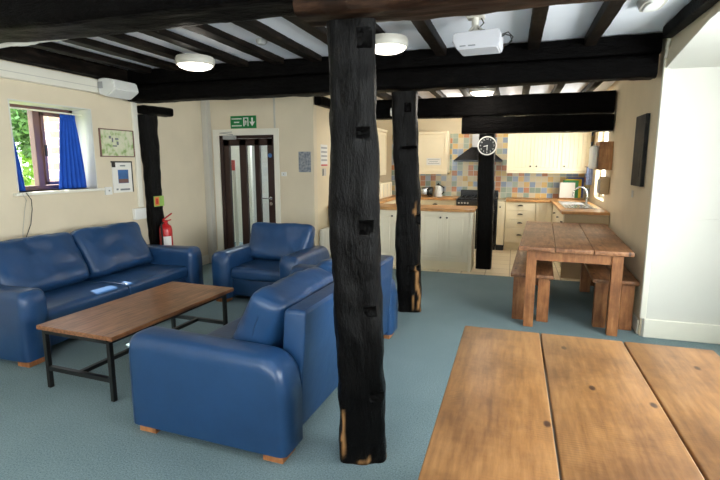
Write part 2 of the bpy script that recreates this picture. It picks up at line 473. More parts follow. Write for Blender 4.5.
# back wall (with the glazed door), corner return and kitchen walls
dx0, dx1, dz1 = -4.27, -3.35, 1.955
bm = nb()
box(bm, XL, dx0, YD, YD + .12, 0, CZ); box(bm, dx1, XS, YD, YD + .12, 0, CZ); box(bm, dx0, dx1, YD, YD + .12, dz1, CZ)
struct('wall_back', bm, 'cream')
bm = nb(); box(bm, XS - .12, XS, YD + .12, YB + .1, 0, CZ); struct('wall_side', bm, 'cream_side')
bm = nb(); box(bm, XS, 1.6, YB, YB + .12, 0, CZ); struct('wall_kitchen', bm, 'cream_side')
# right wall, very slightly out of square, with the kitchen window
ky0, ky1, kz0, kz1 = 7.65, 8.75, 1.0, 2.12
def qbox(bm, y0, y1, z0, z1, t=.25, off=0.0):
    vs = []
    for (y, z) in ((y0, z0), (y1, z0), (y1, z1), (y0, z1)):
        vs.append((bm.verts.new((xr(y) - off, y, z)), bm.verts.new((xr(y) - off + t, y, z))))
    A = [a for a, b in vs]; B = [b for a, b in vs]
    bm.faces.new(A); bm.faces.new(B[::-1])
    for i in range(4): bm.faces.new((A[i], B[i], B[(i + 1) % 4], A[(i + 1) % 4]))
bm = nb()
qbox(bm, 4.75, ky0, 0, CZ); qbox(bm, ky1, YB, 0, CZ); qbox(bm, ky0, ky1, 0, kz0); qbox(bm, ky0, ky1, kz1, CZ)
struct('wall_right', bm, 'cream_side')
# alcove on the right: white return wall facing the camera, window side, splayed soffit and the wall over it
XA = 2.15
bm = nb(); box(bm, xr(4.75) + .25, XA + .25, 4.75, 4.95, 0, CZ)
box(bm, xr(4.75) + .01, XA, 4.735, 4.75, 0, 1.08, .004); box(bm, xr(4.75) + .01, XA, 4.742, 4.75, 1.08, 2.36)
struct('wall_alcove', bm, 'white_wall')
az0, az1 = 0.95, 2.1
bm = nb()
box(bm, XA, XA + .25, YF, 0.2, 0, CZ); box(bm, XA, XA + .25, 3.5, 4.75, 0, CZ)
box(bm, XA, XA + .25, .2, 3.5, 0, az0); box(bm, XA, XA + .25, .2, 3.5, az1, CZ)
struct('wall_window', bm, 'white_wall')
bm = nb()
prism(bm, [(4.742, 2.32), (3.8, 2.465), (2.6, 2.5), (YF, 2.5), (YF, 2.53), (2.6, 2.53), (3.8, 2.495), (4.742, 2.35)], 'X', 1.151, XA)
struct('ceiling_alcove', bm, 'white_wall')
bm = nb(); prism(bm, [(4.742, 2.33), (3.8, 2.475), (2.6, 2.51), (YF, 2.51), (YF, CZ), (4.742, CZ)], 'X', 1.15, 1.23)
struct('wall_upper', bm, 'cream')
bm = nb()
box(bm, XL - .4, -3.2, YF - .2, YF, 0, CZ); box(bm, 1.0, XA + .25, YF - .2, YF, 0, CZ)
box(bm, -3.2, 1.0, YF - .2, YF, 0, .8); box(bm, -3.2, 1.0, YF - .2, YF, 2.2, CZ)
struct('wall_front', bm, 'cream')
# corridor behind the glazed door
bm = nb()
box(bm, -6.2, -2.95, 9.6, 9.7, 0, CZ); box(bm, -6.3, -6.2, 6.52, 9.7, 0, CZ); box(bm, -6.2, -4.9, 6.42, 6.52, 0, CZ); box(bm, -2.95, -2.86, 6.52, 9.6, 0, CZ)
struct('wall_corridor', bm, 'white_wall')
bm = nb(); box(bm, -6.3, -4.9, 6.42, 9.7, CZ, CZ + .1); struct('ceiling_corridor', bm, 'ceil')
# patchwork tiles of the kitchen
bm = nb(); box(bm, XS + .38, xr(YB) - .0, YB - .012, YB, .9, 2.10); struct('wall_tiles', bm, 'tile')

# trims: corner bead of the alcove, architrave, boxing, skirting
bm = nb(); box(bm, xr(4.75) - .012, xr(4.75) + .035, 4.72, 4.765, 0.17, 2.40, .006); struct('trim_3', bm, 'trim')
bm = nb()
box(bm, dx0 - .1, dx0, YD - .02, YD, 0, dz1, .004); box(bm, dx1, dx1 + .08, YD - .02, YD, 0, dz1, .004)
box(bm, dx0 - .1, dx1 + .08, YD - .02, YD, dz1, dz1 + .09, .004); struct('trim_4', bm, 'trim')
bm = nb(); box(bm, XL, XL + .10, YD - .10, YD, 0, CZ, .01); struct('trim_5', bm, 'trim_grey')
bm = nb(); box(bm, -3.345, -3.32, YD - .012, YD, 2.05, CZ); struct('trim_6', bm, 'trim_grey')
bm = nb(); box(bm, xr(4.75) + .02, XA, 4.71, 4.735, 0, .17, .008); struct('baseboard_alcove', bm, 'trim')
bm = nb(); qbox(bm, 4.79, 6.7, 0, .13, .014, .014); struct('baseboard_right', bm, 'trim')
bm = nb(); box(bm, XL + .1, dx0 - .1, YD - .025, YD, 0, .2, .006); box(bm, dx1 + .08, XS, YD - .025, YD, 0, .2, .006); struct('baseboard_back', bm, 'trim')
bm = nb(); box(bm, XL, XL + .02, YF, YD - .1, 0, .14, .005); struct('baseboard_left', bm, 'trim')
bm = nb(); box(bm, -4.5, -2.73, 6.74, 6.80, 0, .006); bm.free()

# ------------------------------------------------------------------ windows
def casement(name, x, y0, y1, z0, z1, mull, mat, ft=.05, th=.06):
    fr = nb()
    box(fr, x - th / 2, x + th / 2, y0, y0 + ft, z0, z1, .004); box(fr, x - th / 2, x + th / 2, y1 - ft, y1, z0, z1, .004)
    box(fr, x - th / 2, x + th / 2, y0, y1, z0, z0 + ft, .004); box(fr, x - th / 2, x + th / 2, y0, y1, z1 - ft, z1, .004)
    for my, mw in mull: box(fr, x - th / 2 - .005, x + th / 2 + .005, my - mw / 2, my + mw / 2, z0, z1, .004)
    w = struct(name, fr, mat)
    g = nb(); box(g, x - .003, x + .003, y0 + ft * .8, y1 - ft * .8, z0 + ft * .8, z1 - ft * .8); obj('pane', g, 'glass', w)
    return w
w1 = casement('window_1', XL - .30, wy0, wy1, wz0, wz1, [(3.86, .075)], 'winframe', .045)
b_ = nb()   # opening casement of the right-hand light
for (a, b, c, d) in ((3.9, 3.93, wz0 + .05, wz1 - .06), (4.235, 4.265, wz0 + .05, wz1 - .06), (3.9, 4.265, wz0 + .05, wz0 + .085), (3.9, 4.265, wz1 - .1, wz1 - .06)):
    box(b_, XL - .275, XL - .245, a, b, c, d, .003)
obj('casement', b_, 'winframe', w1)
b_ = nb(); box(b_, XL - .245, XL - .225, 3.905, 3.925, 1.62, 1.74, .004); obj('catch', b_, 'black_metal', w1)
casement('window_2', 1.38, ky0, ky1, kz0, kz1, [((ky0 + ky1) / 2, .06)], 'trim')
casement('window_3', XA + .15, .2, 3.5, az0, az1, [(1.3, .07), (2.4, .07)], 'trim')
fr = nb()
for a, b in ((-3.2, -3.14), (-1.83, -1.76), (-.43, -.36), (.94, 1.0)): box(fr, a, b, YF - .13, YF - .07, .8, 2.2, .004)
box(fr, -3.2, 1, YF - .13, YF - .07, .8, .86); box(fr, -3.2, 1, YF - .13, YF - .07, 2.14, 2.2)
w4 = struct('window_added', fr, 'trim'); g = nb(); box(g, -3.15, .95, YF - .103, YF - .097, .85, 2.15); obj('pane', g, 'glass', w4)  # unseen window behind the camera, added to let light in

# ------------------------------------------------------------------ glazed door
YDf = YD + .02
fr = nb()
box(fr, dx0, dx0 + .05, YDf - .02, YDf + .08, 0, dz1, .004); box(fr, dx1 - .04, dx1, YDf - .02, YDf + .08, 0, dz1, .004); box(fr, dx0, dx1, YDf - .02, YDf + .08, dz1 - .045, dz1, .004)
dr = struct('door_1', fr, 'darkframe')
lf = nb(); a0, a1 = dx0 + .054, dx1 - .044
xs = [(a0, a0 + .10), (a0 + .27, a0 + .385), (a0 + .525, a0 + .61), (a1 - .085, a1)]
for a, b in xs: box(lf, a, b, YDf, YDf + .045, .01, dz1 - .05, .004)
box(lf, a0, a1, YDf, YDf + .045, dz1 - .15, dz1 - .05, .004); box(lf, a0, a1, YDf, YDf + .045, .01, .22, .004)
leaf = obj('door_leaf', lf, 'darkframe', dr)
for (p, q) in zip(xs[:-1], xs[1:]):
    g = nb(); box(g, p[1] - .005, q[0] + .005, YDf + .02, YDf + .026, .2, dz1 - .14); obj('pane', g, 'glass', dr)
hd = nb()
for z in (1.03, .95): lathe(hd, [(0.0, -.012), (.026, -.012), (.026, 0), (0.0, 0)], (a1 - .04, YDf, z), 20, 'Y')
tube(hd, [(a1 - .04, YDf - .05, 1.03), (a1 - .17, YDf - .05, 1.03)], .009, 10); tube(hd, [(a1 - .04, YDf, 1.03), (a1 - .04, YDf - .055, 1.03)], .009, 10)
obj('handle', hd, 'steel', dr, True)
cl = nb(); box(cl, dx0 + .09, dx0 + .30, YDf - .07, YDf - .02, dz1 - .06, dz1 - .0, .008)
tube(cl, [(dx0 + .26, YDf - .05, dz1 + .01), (dx0 + .10, YDf - .16, dz1 + .03), (dx0 + .24, YDf - .05, dz1 + .05)], .008, 8)
obj('closer', cl, 'plastic_grey', dr)
st = nb(); lathe(st, [(0, -.002), (.032, -.002), (.032, 0), (0, 0)], (a1 - .042, YDf, 1.66), 24, 'Y'); obj('sticker', st, 'print_blue', dr)
# things seen through it
o = nb(); box(o, -5.66, -5.56, 9.0, 9.03, 0, 2.05, .005); box(o, -5.0, -4.9, 9.0, 9.03, 0, 2.05, .005); box(o, -5.66, -4.9, 9.0, 9.03, 2.05, 2.15, .005); box(o, -5.56, -5.0, 9.012, 9.022, .0, 2.05)
o2 = nb()

# ------------------------------------------------------------------ timbers
P1 = rough_timber('timber_post', 'post', (-.71, 2.275, 0.0), (-.765, 2.23, 2.185), .245, .2, 1.0, .025,
    notches=[('-y', 2.10, .06, .035, .028, .04), ('-y', 1.69, .055, .026, .024, .05), ('-y', 1.25, .05, .026, .024, .05), ('-y', .82, .065, .022, .03, .05), ('-y', .37, .085, .022, .03, .05), ('-x', 1.1, .02, .15, .02, .012)],
    bare=[('-y', .02, .02, .03, .06), ('-y', .16, -.10, .14, .014), ('+x', .03, -.02, .05, .04)], rot=.28, taper=.86, power=5)
tag(P1, 'thick rough black timber post in front of the near sofa', 'post')
P2 = rough_timber('timber_post', 'post', (-1.0, 4.88, 0.0), (-1.08, 4.87, 2.243), .24, .2, 2.0, .022,
    notches=[('-y', 2.09, .03, .035, .022, .05), ('-y', 1.70, .04, .012, .08, .03), ('+x', .98, -.05, .05, .04, .04), ('-y', .47, .06, .02, .06, .04), ('+x', 1.45, 0, .2, .05, .012)],
    bare=[('+x', .12, -.06, .17, .05), ('-y', .36, .10, .17, .018), ('-y', .08, .10, .12, .025), ('-y', 1.10, .085, .10, .022)], rot=.1, taper=1.04, power=5)
tag(P2, 'black timber post beyond the sofa with bare wood chips at its foot', 'post')
P3 = rough_timber('timber_post', 'post', (-.375, 7.24, 0.004), (-.395, 7.24, 1.955), .225, .2, 3.0, .012, rot=.0, power=7)
tag(P3, 'black timber post at the island end carrying the clock', 'post')
P4 = rough_timber('timber_post', 'post', (-4.43, 5.13, 0.0), (-4.43, 5.10, 2.145), .13, .165, 4.0, .016, rot=.0, power=6, taper=1.15)
tag(P4, 'black timber post against left wall beside the fire extinguisher', 'post')
o = rough_timber('timber_bracket', 'beam', (-4.40, 4.985, 2.20), (-4.40, 5.45, 2.205), .16, .1, 5.0, .012)
tag(o, 'short black timber pad on top of the left wall post', 'beam')

def horiz(name, mat, x0, x1, y0, y1, z0, z1, seed, label, cat='beam', amp=.008, res=.03, group=None):
    o = rough_timber(name, mat, (x0, (y0 + y1) / 2, (z0 + z1) / 2), (x1, (y0 + y1) / 2, (z0 + z1) / 2), (y1 - y0), (z1 - z0), seed, amp, power=9, res=res)
    return tag(o, label, cat, group)
horiz('ceiling_beam', 'beam', -4.405, -.99, 2.03, 2.34, 2.27, 2.62, 11, 'heavy black beam overhead nearest the camera, left of the front post', amp=.014)
horiz('ceiling_beam', 'beam_brown', -.98, 1.13, 2.08, 2.36, 2.205, 2.61, 12, 'brown beam end resting on the front post, running to the right', amp=.012)
o = rough_timber('trim_7', 'white_wall', (-4.3, 2.352, 2.285), (-2.42, 2.352, 2.292), .018, .03, 31, .016, power=4, res=.012); o['kind'] = 'structure'
# middle beam: two baulks one on the other
b2 = thing('ceiling_beam', 'long black double beam across the room behind the projector', 'beam', (0, 4.87, 2.26))
o = rough_timber('lower_baulk', 'beam', (-4.405, 0, .10), (1.10, 0, .10), .25, .19, 13, .012, power=9, res=.03, parent=b2)
o = rough_timber('upper_baulk', 'beam', (-4.405, 0, .28), (1.12, 0, .28), .22, .17, 14, .01, power=9, res=.03, parent=b2)
horiz('ceiling_beam', 'beam', -2.72, 1.20, 7.12, 7.36, 2.2, 2.48, 15, 'black beam along the kitchen opening above the clock')
horiz('lintel_beam', 'beam', -.75, 1.20, 7.11, 7.37, 1.965, 2.19, 16, 'short thick black lintel resting on the clock post', amp=.006)
o = rough_timber('wall_plate', 'beam', (1.105, 2.42, 2.575), (1.105, 4.57, 2.575), .08, .1, 17, .005, power=8, res=.03)
tag(o, 'dark timber strip along the top of the right wall', 'beam')
o = rough_timber('wall_plate', 'beam', (XS + .06, 6.42, 2.42), (XS + .06, 7.08, 2.42), .1, .14, 18, .006, power=8, res=.03)
tag(o, 'dark timber over the poster wall by the kitchen', 'beam')
joist_x = [.125, .565, -.71, -1.14, -1.56, -1.98, -2.40, -2.82, -3.24, -3.66, -4.08, -4.425]
names = ['joist running over the right-hand bay beside the projector', 'joist nearest the right wall in the middle bay', 'joist just left of the projector', 'joist over the lit lamp just right of the front post']
for i, x in enumerate(joist_x):
    lab = names[i] if i < 4 else 'dark joist on the white ceiling left of the front post, between the two big beams'
    w = .10 if i < 3 else .125
    o = rough_timber('ceiling_joist', 'joist', (x, 2.37, CZ - .045 if i < 3 else CZ - (.08 if i == 11 else .033)), (x - (.02 if i == 0 else 0), 4.74, CZ - .045 if i < 3 else CZ - (.08 if i == 11 else .033)), w, .085 if i < 3 else (.155 if i == 11 else .062), 20 + i, .004, power=9, res=.035)
    tag(o, lab, 'joist', 'joists between the two big beams' if i >= 4 else 'joists near the projector')
for i, x in enumerate([.95, .52, .1, -.32, -.74, -1.16, -1.58, -2.0, -2.42]):
    o = rough_timber('ceiling_joist', 'joist', (x, 5.02, 2.585), (x, 9.4, 2.585), .10, .08, 50 + i, .004, power=9, res=.05)
    tag(o, 'dark joist on the warm ceiling between the middle beam and the kitchen', 'joist', 'joists towards the kitchen')

# ------------------------------------------------------------------ sofas
def pillow_bm(w, h, t, seed, n=22, e=0.42, wr=.016, flop=0.0, pw=4.0, fl=.015):
    """puffed upholstery cushion: w along x, t along y, h along z, base at z = 0"""
    bm = nb(); bmesh.ops.create_cube(bm, size=2)
    bmesh.ops.subdivide_edges(bm, edges=bm.edges, cuts=n, use_grid_fill=True)
    for v in bm.verts:
        x, y, z = v.co
        k = (abs(x) ** 11 + abs(y) ** 9 + abs(z) ** 11) ** (-1 / 10)
        x, y, z = x * k, y * k, z * k
        fx, fz = max(0, 1 - abs(x) ** pw), max(0, 1 - abs(z) ** pw)
        p = Vector((x * w / 2 * (1 - .03 * y * y) * (1 + fl * z), y * t / 2 * (.60 + .40 * (fx * fz) ** e) * (1 - .32 * z if y < 0 else 1), z * h / 2 * (1 - .03 * y * y)))
        q = Vector((p.x * 5 + seed * 9, p.y * 6, p.z * 7))
        d = wr * (noise.noise(q) + .7 * abs(noise.noise(Vector((p.x * 15 + seed + p.z * 8, p.y * 5, p.z * 4)))) + .5 * max(0, z) * abs(noise.noise(Vector((p.x * 34 + seed, p.y * 6, p.z * 6)))))
        p += Vector((d * .4, d * (1 if y > 0 else -1), d * .5))
        p.z -= flop * (x ** 4) * (.5 + .5 * z)
        v.co = p + Vector((0, 0, h / 2))
    return bm

def bev_box(x0, x1, y0, y1, z0, z1, sel, r, seg=8, r2=.02):
    """box whose edges picked by sel(a, b) get the large radius r, the rest r2"""
    bm = nb(); bmesh.ops.create_cube(bm, size=1)
    for v in bm.verts: v.co = Vector((x0 + (v.co.x + .5) * (x1 - x0), y0 + (v.co.y + .5) * (y1 - y0), z0 + (v.co.z + .5) * (z1 - z0)))
    big = [e for e in bm.edges if sel(e.verts[0].co, e.verts[1].co)]
    bmesh.ops.bevel(bm, geom=big, offset=r, segments=seg, profile=.5, affect='EDGES', clamp_overlap=True)
    if r2:
        sharp = [e for e in bm.edges if len(e.link_faces) == 2 and e.calc_face_angle(0) > 1.0]
        bmesh.ops.bevel(bm, geom=sharp, offset=r2, segments=4, profile=.5, affect='EDGES', clamp_overlap=True)
    return bm

def arm_bm(x0, x1, y0, y1, z0, z1, seed):
    """upholstered arm: side outline falls away at the front and back, top rolled across its width"""
    bm = nb(); ny, nw = 40, 14; rings = []
    w = x1 - x0; L = y1 - y0
    for i in range(ny + 1):
        t = i / ny
        y = y0 + L * t
        # top line: rounded front and back corners, slight fall to the back
        rf, rb = .06, .15
        top = z1 - .02 * t
        if y - y0 < rf: top -= rf - math.sqrt(max(0, rf * rf - (rf - (y - y0)) ** 2))
        if y1 - y < rb: top -= (rb - math.sqrt(max(0, rb * rb - (rb - (y1 - y)) ** 2))) * 1.1
        ring = []
        # end softening in plan
        e = min(t, 1 - t) * L; sh = 1.0 if e > .05 else 1 - .18 * (1 - math.sqrt(max(0, 1 - (1 - e / .05) ** 2)))
        xc = (x0 + x1) / 2; r = w / 2 * sh
        prof = [(-r, z0)]
        hr = min(w * .40, top - z0 - .02)
        for k in range(nw + 1):
            a = PI - PI * k / nw
            cx, cz = math.cos(a), math.sin(a)
            px = (1 if cx >= 0 else -1) * abs(cx) ** .55 * r; pz = top - hr + abs(cz) ** .8 * hr
            prof.append((px, pz))
        prof.append((r, z0))
        for px, pz in prof:
            ring.append(bm.verts.new((xc + px, y, pz)))
        rings.append(ring)
    n = len(rings[0])
    for i in range(ny):
        for k in range(n):
            bm.faces.new((rings[i][k], rings[i][(k + 1) % n], rings[i + 1][(k + 1) % n], rings[i + 1][k]))
    bm.faces.new(rings[0][::-1]); bm.faces.new(rings[-1])
    ends = [e for e in bm.edges if len(e.link_faces) == 2 and e.calc_face_angle(0) > 1.1 and min(v.co.z for v in e.verts) > z0 + .01]
    bmesh.ops.bevel(bm, geom=ends, offset=.022, segments=3, profile=.5, affect='EDGES', clamp_overlap=True)
    return bm

def sofa(name, label, cat, loc, rz, W, D, n, aw, cw=None, ct=.30, slump=0.0, ch=.48, ah=.60, lean=.36, slab=.775, sz=.395):
    t = thing(name, label, cat, loc, rz)
    f, b = -D / 2, D / 2
    for s in (-1, 1):
        xa, xb = (-W / 2, -W / 2 + aw) if s < 0 else (W / 2 - aw, W / 2)
        obj('arm', arm_bm(xa, xb, f, b - .02, .055, ah, s), 'leather', t, True, auto=60)
    bm = nb(); box(bm, -W / 2 + aw - .01, W / 2 - aw + .01, f + .09, b - .06, .075, .27, .015); obj('base', bm, 'leather', t, True)
    iw = W - 2 * aw
    # back slab, slightly raked
    bm = bev_box(-iw / 2 + .004, iw / 2 - .004, b - .13, b, .09, slab, lambda p, q: p.z > .5 and q.z > .5, .025, 5, .012)
    for v in bm.verts: v.co.y -= .05 * (1 - (v.co.z - .09) / .69) if v.co.z < slab else 0
    obj('backrest', bm, 'leather', t, True)
    sw = iw / n
    for i in range(n):
        xa = -iw / 2 + i * sw
        bm = bev_box(xa + .004, xa + sw - .004, f + .05, b - .15, .26, sz, lambda p, q: abs(p.y - (f + .05)) < 1e-4 and abs(q.y - (f + .05)) < 1e-4 and abs(p.x - q.x) > .1, .045, 6, .018)
        bmesh.ops.subdivide_edges(bm, edges=[e for e in bm.edges if e.calc_length() > .25], cuts=6, use_grid_fill=True)
        for v in bm.verts:
            if v.co.z > sz - .04:
                u = (v.co.x - xa) / sw * 2 - 1; vv = (v.co.y - (f + .05)) / (D - .22) * 2 - 1
                v.co.z += .018 * max(0, 1 - u * u) * max(0, 1 - vv * vv)
        obj('seat_cushion', bm, 'leather', t, True, auto=55)
    c_w = (cw if cw else sw)
    for i in range(n):
        xc = -iw / 2 + (i + .5) * sw
        bm = pillow_bm(c_w - .01, ch, ct, i * 3.7 + W, flop=.006, fl=.05 if n == 1 else .012)
        mt = Matrix.Translation((xc, b - .13 - ct * .5 - .14, sz - .015)) @ Matrix.Rotation(-lean, 4, 'X') @ Matrix.Rotation(slump * (1 if i == 0 else -1), 4, 'Z')
        bmesh.ops.transform(bm, matrix=mt, verts=bm.verts)
        obj('back_cushion', bm, 'leather', t, True, auto=0)
    for sx in (-1, 1):
        for sy in (-1, 1):
            bm = nb(); cx = sx * (W / 2 - .10); cy = sy * (D / 2 - .09) - (.0 if sy < 0 else .02)
            box(bm, cx - .07, cx + .07, cy - .06, cy + .06, 0, .06, .004)
            obj('foot', bm, 'foot', t)
    return t
sofa('sofa', 'blue leather two-seat sofa seen from behind, nearest the camera', 'sofa', (-1.494, 3.10, 0), -PI / 2 - math.radians(2.5), 2.12, 1.03, 2, .22)
sofa('sofa', 'blue leather sofa against the left wall under the window', 'sofa', (-3.94, 3.61, 0), PI / 2, 2.20, 1.01, 2, .22, ch=.53)
sofa('armchair', 'blue leather armchair facing the camera in front of the glazed door', 'armchair', (-2.655, 4.99, 0), 0.0, 1.06, 1.0, 1, .22, cw=.80, ch=.47, ah=.575, ct=.26)

# ------------------------------------------------------------------ coffee table
t = thing('coffee_table', 'long low walnut-topped coffee table with black metal frame', 'coffee table', (-2.685, 2.95, 0), 0.0)
bm = nb(); box(bm, -3.025, -2.345, 2.30, 3.62, .425, .455, .004); obj('tabletop', bm, 'ctable', t, world=True)
for x in (-2.98, -2.40):
    for y in (2.33, 3.55):
        bm = nb(); box(bm, x - .015, x + .015, y - .015, y + .015, 0, .405, .003); obj('leg', bm, 'black_metal', t, world=True)
bm = nb()
for y in (2.33, 3.55):
    box(bm, -2.99, -2.41, y - .014, y + .014, .13, .16); box(bm, -2.99, -2.41, y - .014, y + .014, .395, .425)
box(bm, -2.715, -2.685, 2.33, 3.55, .132, .158)
for x in (-3.0, -2.40): box(bm, x - .014, x + .014, 2.33, 3.55, .395, .425)
obj('rail', bm, 'black_metal', t, world=True)
t.location = (-2.70, 2.96, 0); t.rotation_euler = (0, 0, -math.radians(2.6))

# ------------------------------------------------------------------ pine tables and benches
def pine_table(label, loc, rz, W, L, H_, top, plank=3, over=.06, ox=.06):
    t = thing('dining_table', label, 'table', loc, rz)
    pw = W / plank
    for i in range(plank):
        bm = nb(); x0 = -W / 2 + i * pw
        box(bm, x0 + .003, x0 + pw - .003, 0, L, H_ - .042, H_, .006, 3); obj('plank', bm, top, t, True)
    lw = .09
    for sx in (-1, 1):
        for y in (over, L - over - lw):
            bm = nb(); x = sx * (W / 2 - ox - lw / 2)
            box(bm, x - lw / 2, x + lw / 2, y, y + lw, 0, H_ - .043, .005); obj('leg', bm, 'pine_leg', t)
    ins = ox + lw
    for y in (over + .02, L - over - .045):
        bm = nb(); box(bm, -W / 2 + ins, W / 2 - ins, y, y + .025, H_ - .135, H_ - .043); obj('apron', bm, 'pine_leg', t)
    for sx in (-1, 1):
        bm = nb(); x = sx * (W / 2 - ox - .03); box(bm, x - .0125, x + .0125, ins, L - ins, H_ - .15, H_ - .043); obj('apron', bm, 'pine_leg', t)
    return t
pine_table('large pine table with wide planks filling the foreground', (.33, .55, 0), 0.0, 1.065, 1.80, .75, 'pine')
pine_table('pine dining table between two benches in front of the kitchen', (.548, 4.63, 0), -math.radians(3.1), .96, 2.1, .785, 'pine_dark', over=.045, ox=.075)

def bench(label, loc, rz, W, L, H_):
    t = thing('bench', label, 'bench', loc, rz, None)
    for i in range(2):
        bm = nb(); box(bm, -W / 2 + i * W / 2 + .002, i * W / 2 - .002, 0, L, H_ - .035, H_, .005); obj('plank', bm, 'pine_dark', t, True)
    for sx in (-1, 1):
        for y in (.03, L - .12):
            bm = nb(); x = sx * (W / 2 - .085); box(bm, x - .055, x + .055, y, y + .09, 0, H_ - .036, .004); obj('leg', bm, 'pine_leg', t)
    for y in (.09, L - .12):
        bm = nb(); box(bm, -W / 2 + .06, W / 2 - .06, y, y + .03, H_ - .12, H_ - .036); obj('apron', bm, 'pine_leg', t)
    bm = nb(); box(bm, -.0125, .0125, .12, L - .12, H_ - .1, H_ - .036); obj('stretcher', bm, 'pine_leg', t)
    return t
bench('pine bench on the left side of the dining table', (.21, 4.86, 0), -math.radians(2.9), .40, 1.6, .475)
bench('pine bench between the dining table and the right wall', (.945, 4.84, 0), -math.radians(2.0), .39, 1.5, .475)

# ------------------------------------------------------------------ kitchen
def door_panel(parent, x0, x1, z0, z1, y, mat, knob=None, grooves=0, name='door'):
    """framed door in local coordinates, front at y (facing -y)"""
    bm = nb(); s = .055
    box(bm, x0, x0 + s, y, y + .02, z0, z1, .002); box(bm, x1 - s, x1, y, y + .02, z0, z1, .002)
    box(bm, x0 + s, x1 - s, y, y + .02, z0, z0 + s, .002); box(bm, x0 + s, x1 - s, y, y + .02, z1 - s, z1, .002)
    if grooves:
        w = (x1 - x0 - 2 * s) / grooves
        for i in range(grooves): box(bm, x0 + s + i * w + .001, x0 + s + (i + 1) * w - .001, y + .007, y + .018, z0 + s, z1 - s, .003)
    else:
        box(bm, x0 + s, x1 - s, y + .012, y + .018, z0 + s, z1 - s); box(bm, x0 + s + .03, x1 - s - .03, y + .006, y + .014, z0 + s + .03, z1 - s - .03, .004)
    d = obj(name, bm, mat, parent)
    if knob:
        k = nb(); lathe(k, [(0, -.03), (.012, -.028), (.014, -.02), (.007, -.012), (.007, 0), (0, 0)], (knob[0], y, knob[1]), 14, 'Y'); obj('knob', k, 'knob', d, True)
    return d

def drawer_front(parent, x0, x1, z0, z1, y, mat):
    bm = nb(); box(bm, x0, x1, y, y + .02, z0, z1, .005); d = obj('drawer', bm, mat, parent)
    k = nb(); cx = (x0 + x1) / 2; cz = (z0 + z1) / 2 + .015
    pts = [(.045 * math.cos(a), .022 * math.sin(a)) for a in [PI * i / 8 for i in range(9)]]
    prism(k, [(cx + u, cz - .01 + v) for u, v in pts], 'Y', y - .022, y)
    obj('cup_handle', k, 'knob', d)
    return d

def unit(name, label, cat, loc, rz, w, d, z0, z1, mat, body=True, plinth=None, group=None):
    t = thing(name, label, cat, loc, rz, group)
    bm = nb(); box(bm, 0, w, .021, d, z0, z1, .002); obj('body', bm, mat, t)
    if plinth: bm = nb(); box(bm, 0, w, .05, d, .0, z0); obj('plinth', bm, plinth, t)
    return t

# island / peninsula: units facing the sofa side
YI = 6.87
ix = [-2.68, -2.0, -1.29, -.575]
isl_lab = ['sage island cabinet mostly hidden behind the front post', 'sage two-door island cabinet behind the second post', 'pale sage island cabinet with two panelled doors right of the second post']
for i in range(3):
    w = ix[i + 1] - ix[i]
    t = unit('island_cabinet', isl_lab[i], 'cabinet', (ix[i] + .001, YI, 0), 0, w - .002, .56, .14, .865, 'cab_sage', plinth='cab')
    t['group'] = 'island cabinets'
    h = w / 2
    door_panel(t, .003, h - .0015, .15, .855, 0, 'cab_sage', (h - .045, .78)); door_panel(t, h + .0015, w - .005, .15, .855, 0, 'cab_sage', (h + .045, .78))
bm = nb(); box(bm, -.574, -.53, YI - .01, 7.44, .004, .865, .003); tag(obj('end_panel', bm, 'cab_sage'), 'plain cream end panel closing the island beside the clock post', 'panel')
bm = nb(); box(bm, -2.70, -.505, YI - .04, 7.1, .867, .905, .006)
box(bm, -2.70, -.515, 7.1, 7.48, .867, .905, .006); tag(obj('island_worktop', bm, 'worktop'), 'light oak worktop on the sage island cabinets', 'worktop')
# left run (along the side wall, facing right) and back run
t = unit('base_cabinet', 'cream base cabinet behind the island along the side wall', 'cabinet', (XS + .62, 7.6, .004), PI / 2, 1.25, .6, .14, .87, 'cab', plinth='cab')
door_panel(t, .005, .62, .15, .86, 0, 'cab', (.57, .78), 0); door_panel(t, .63, 1.24, .15, .86, 0, 'cab', (.68, .78), 0)
YK = 8.90
t = unit('base_cabinet', 'cream base cabinet left of the black range cooker', 'cabinet', (XS + .625, YK, .004), 0, 1.12, .55, .14, .87, 'cab', plinth='cab')
drawer_front(t, .35, 1.11, .70, .86, 0, 'cab'); door_panel(t, .35, 1.11, .15, .69, 0, 'cab', (1.05, .62), 0)
bm = nb(); box(bm, XS + .02, XS + .64, 7.56, YB - .014, .876, .915, .004); box(bm, XS + .64, -.99, YK - .03, YB - .014, .876, .915, .004)
tag(obj('kitchen_worktop', bm, 'worktop'), 'oak worktop left of the range cooker carrying the toaster', 'worktop')
# range cooker
t = thing('range_cooker', 'wide black range cooker under the black hood', 'cooker', (-.615, YK - .12, .004))
bm = nb(); box(bm, -.975, -.262, YK - .1, YB - .05, .08, .80, .006); obj('body', bm, 'black_gloss', t, world=True)
bm = nb(); box(bm, -.975, -.262, YK - .14, YB - .05, .80, .905, .008); obj('control_panel', bm, 'black_gloss', t, world=True)
bm = nb(); box(bm, -.96, -.275, YK - .08, YB - .08, .905, .92); obj('hob', bm, 'black_metal', t, world=True)
for i in range(3):
    bm = nb(); x = -.84 + i * .22
    for dx in (-.08, 0, .08): box(bm, x + dx - .006, x + dx + .006, YK - .02, YB - .12, .92, .94)
    box(bm, x - .09, x + .09, YK + .08, YK + .092, .92, .94); box(bm, x - .09, x + .09, YK + .3, YK + .312, .92, .94); obj('pan_support', bm, 'black_metal', t, world=True)
bm = nb(); box(bm, -.965, -.27, YB - .075, YB - .03, .905, 1.045, .006); obj('backguard', bm, 'black_gloss', t, world=True)
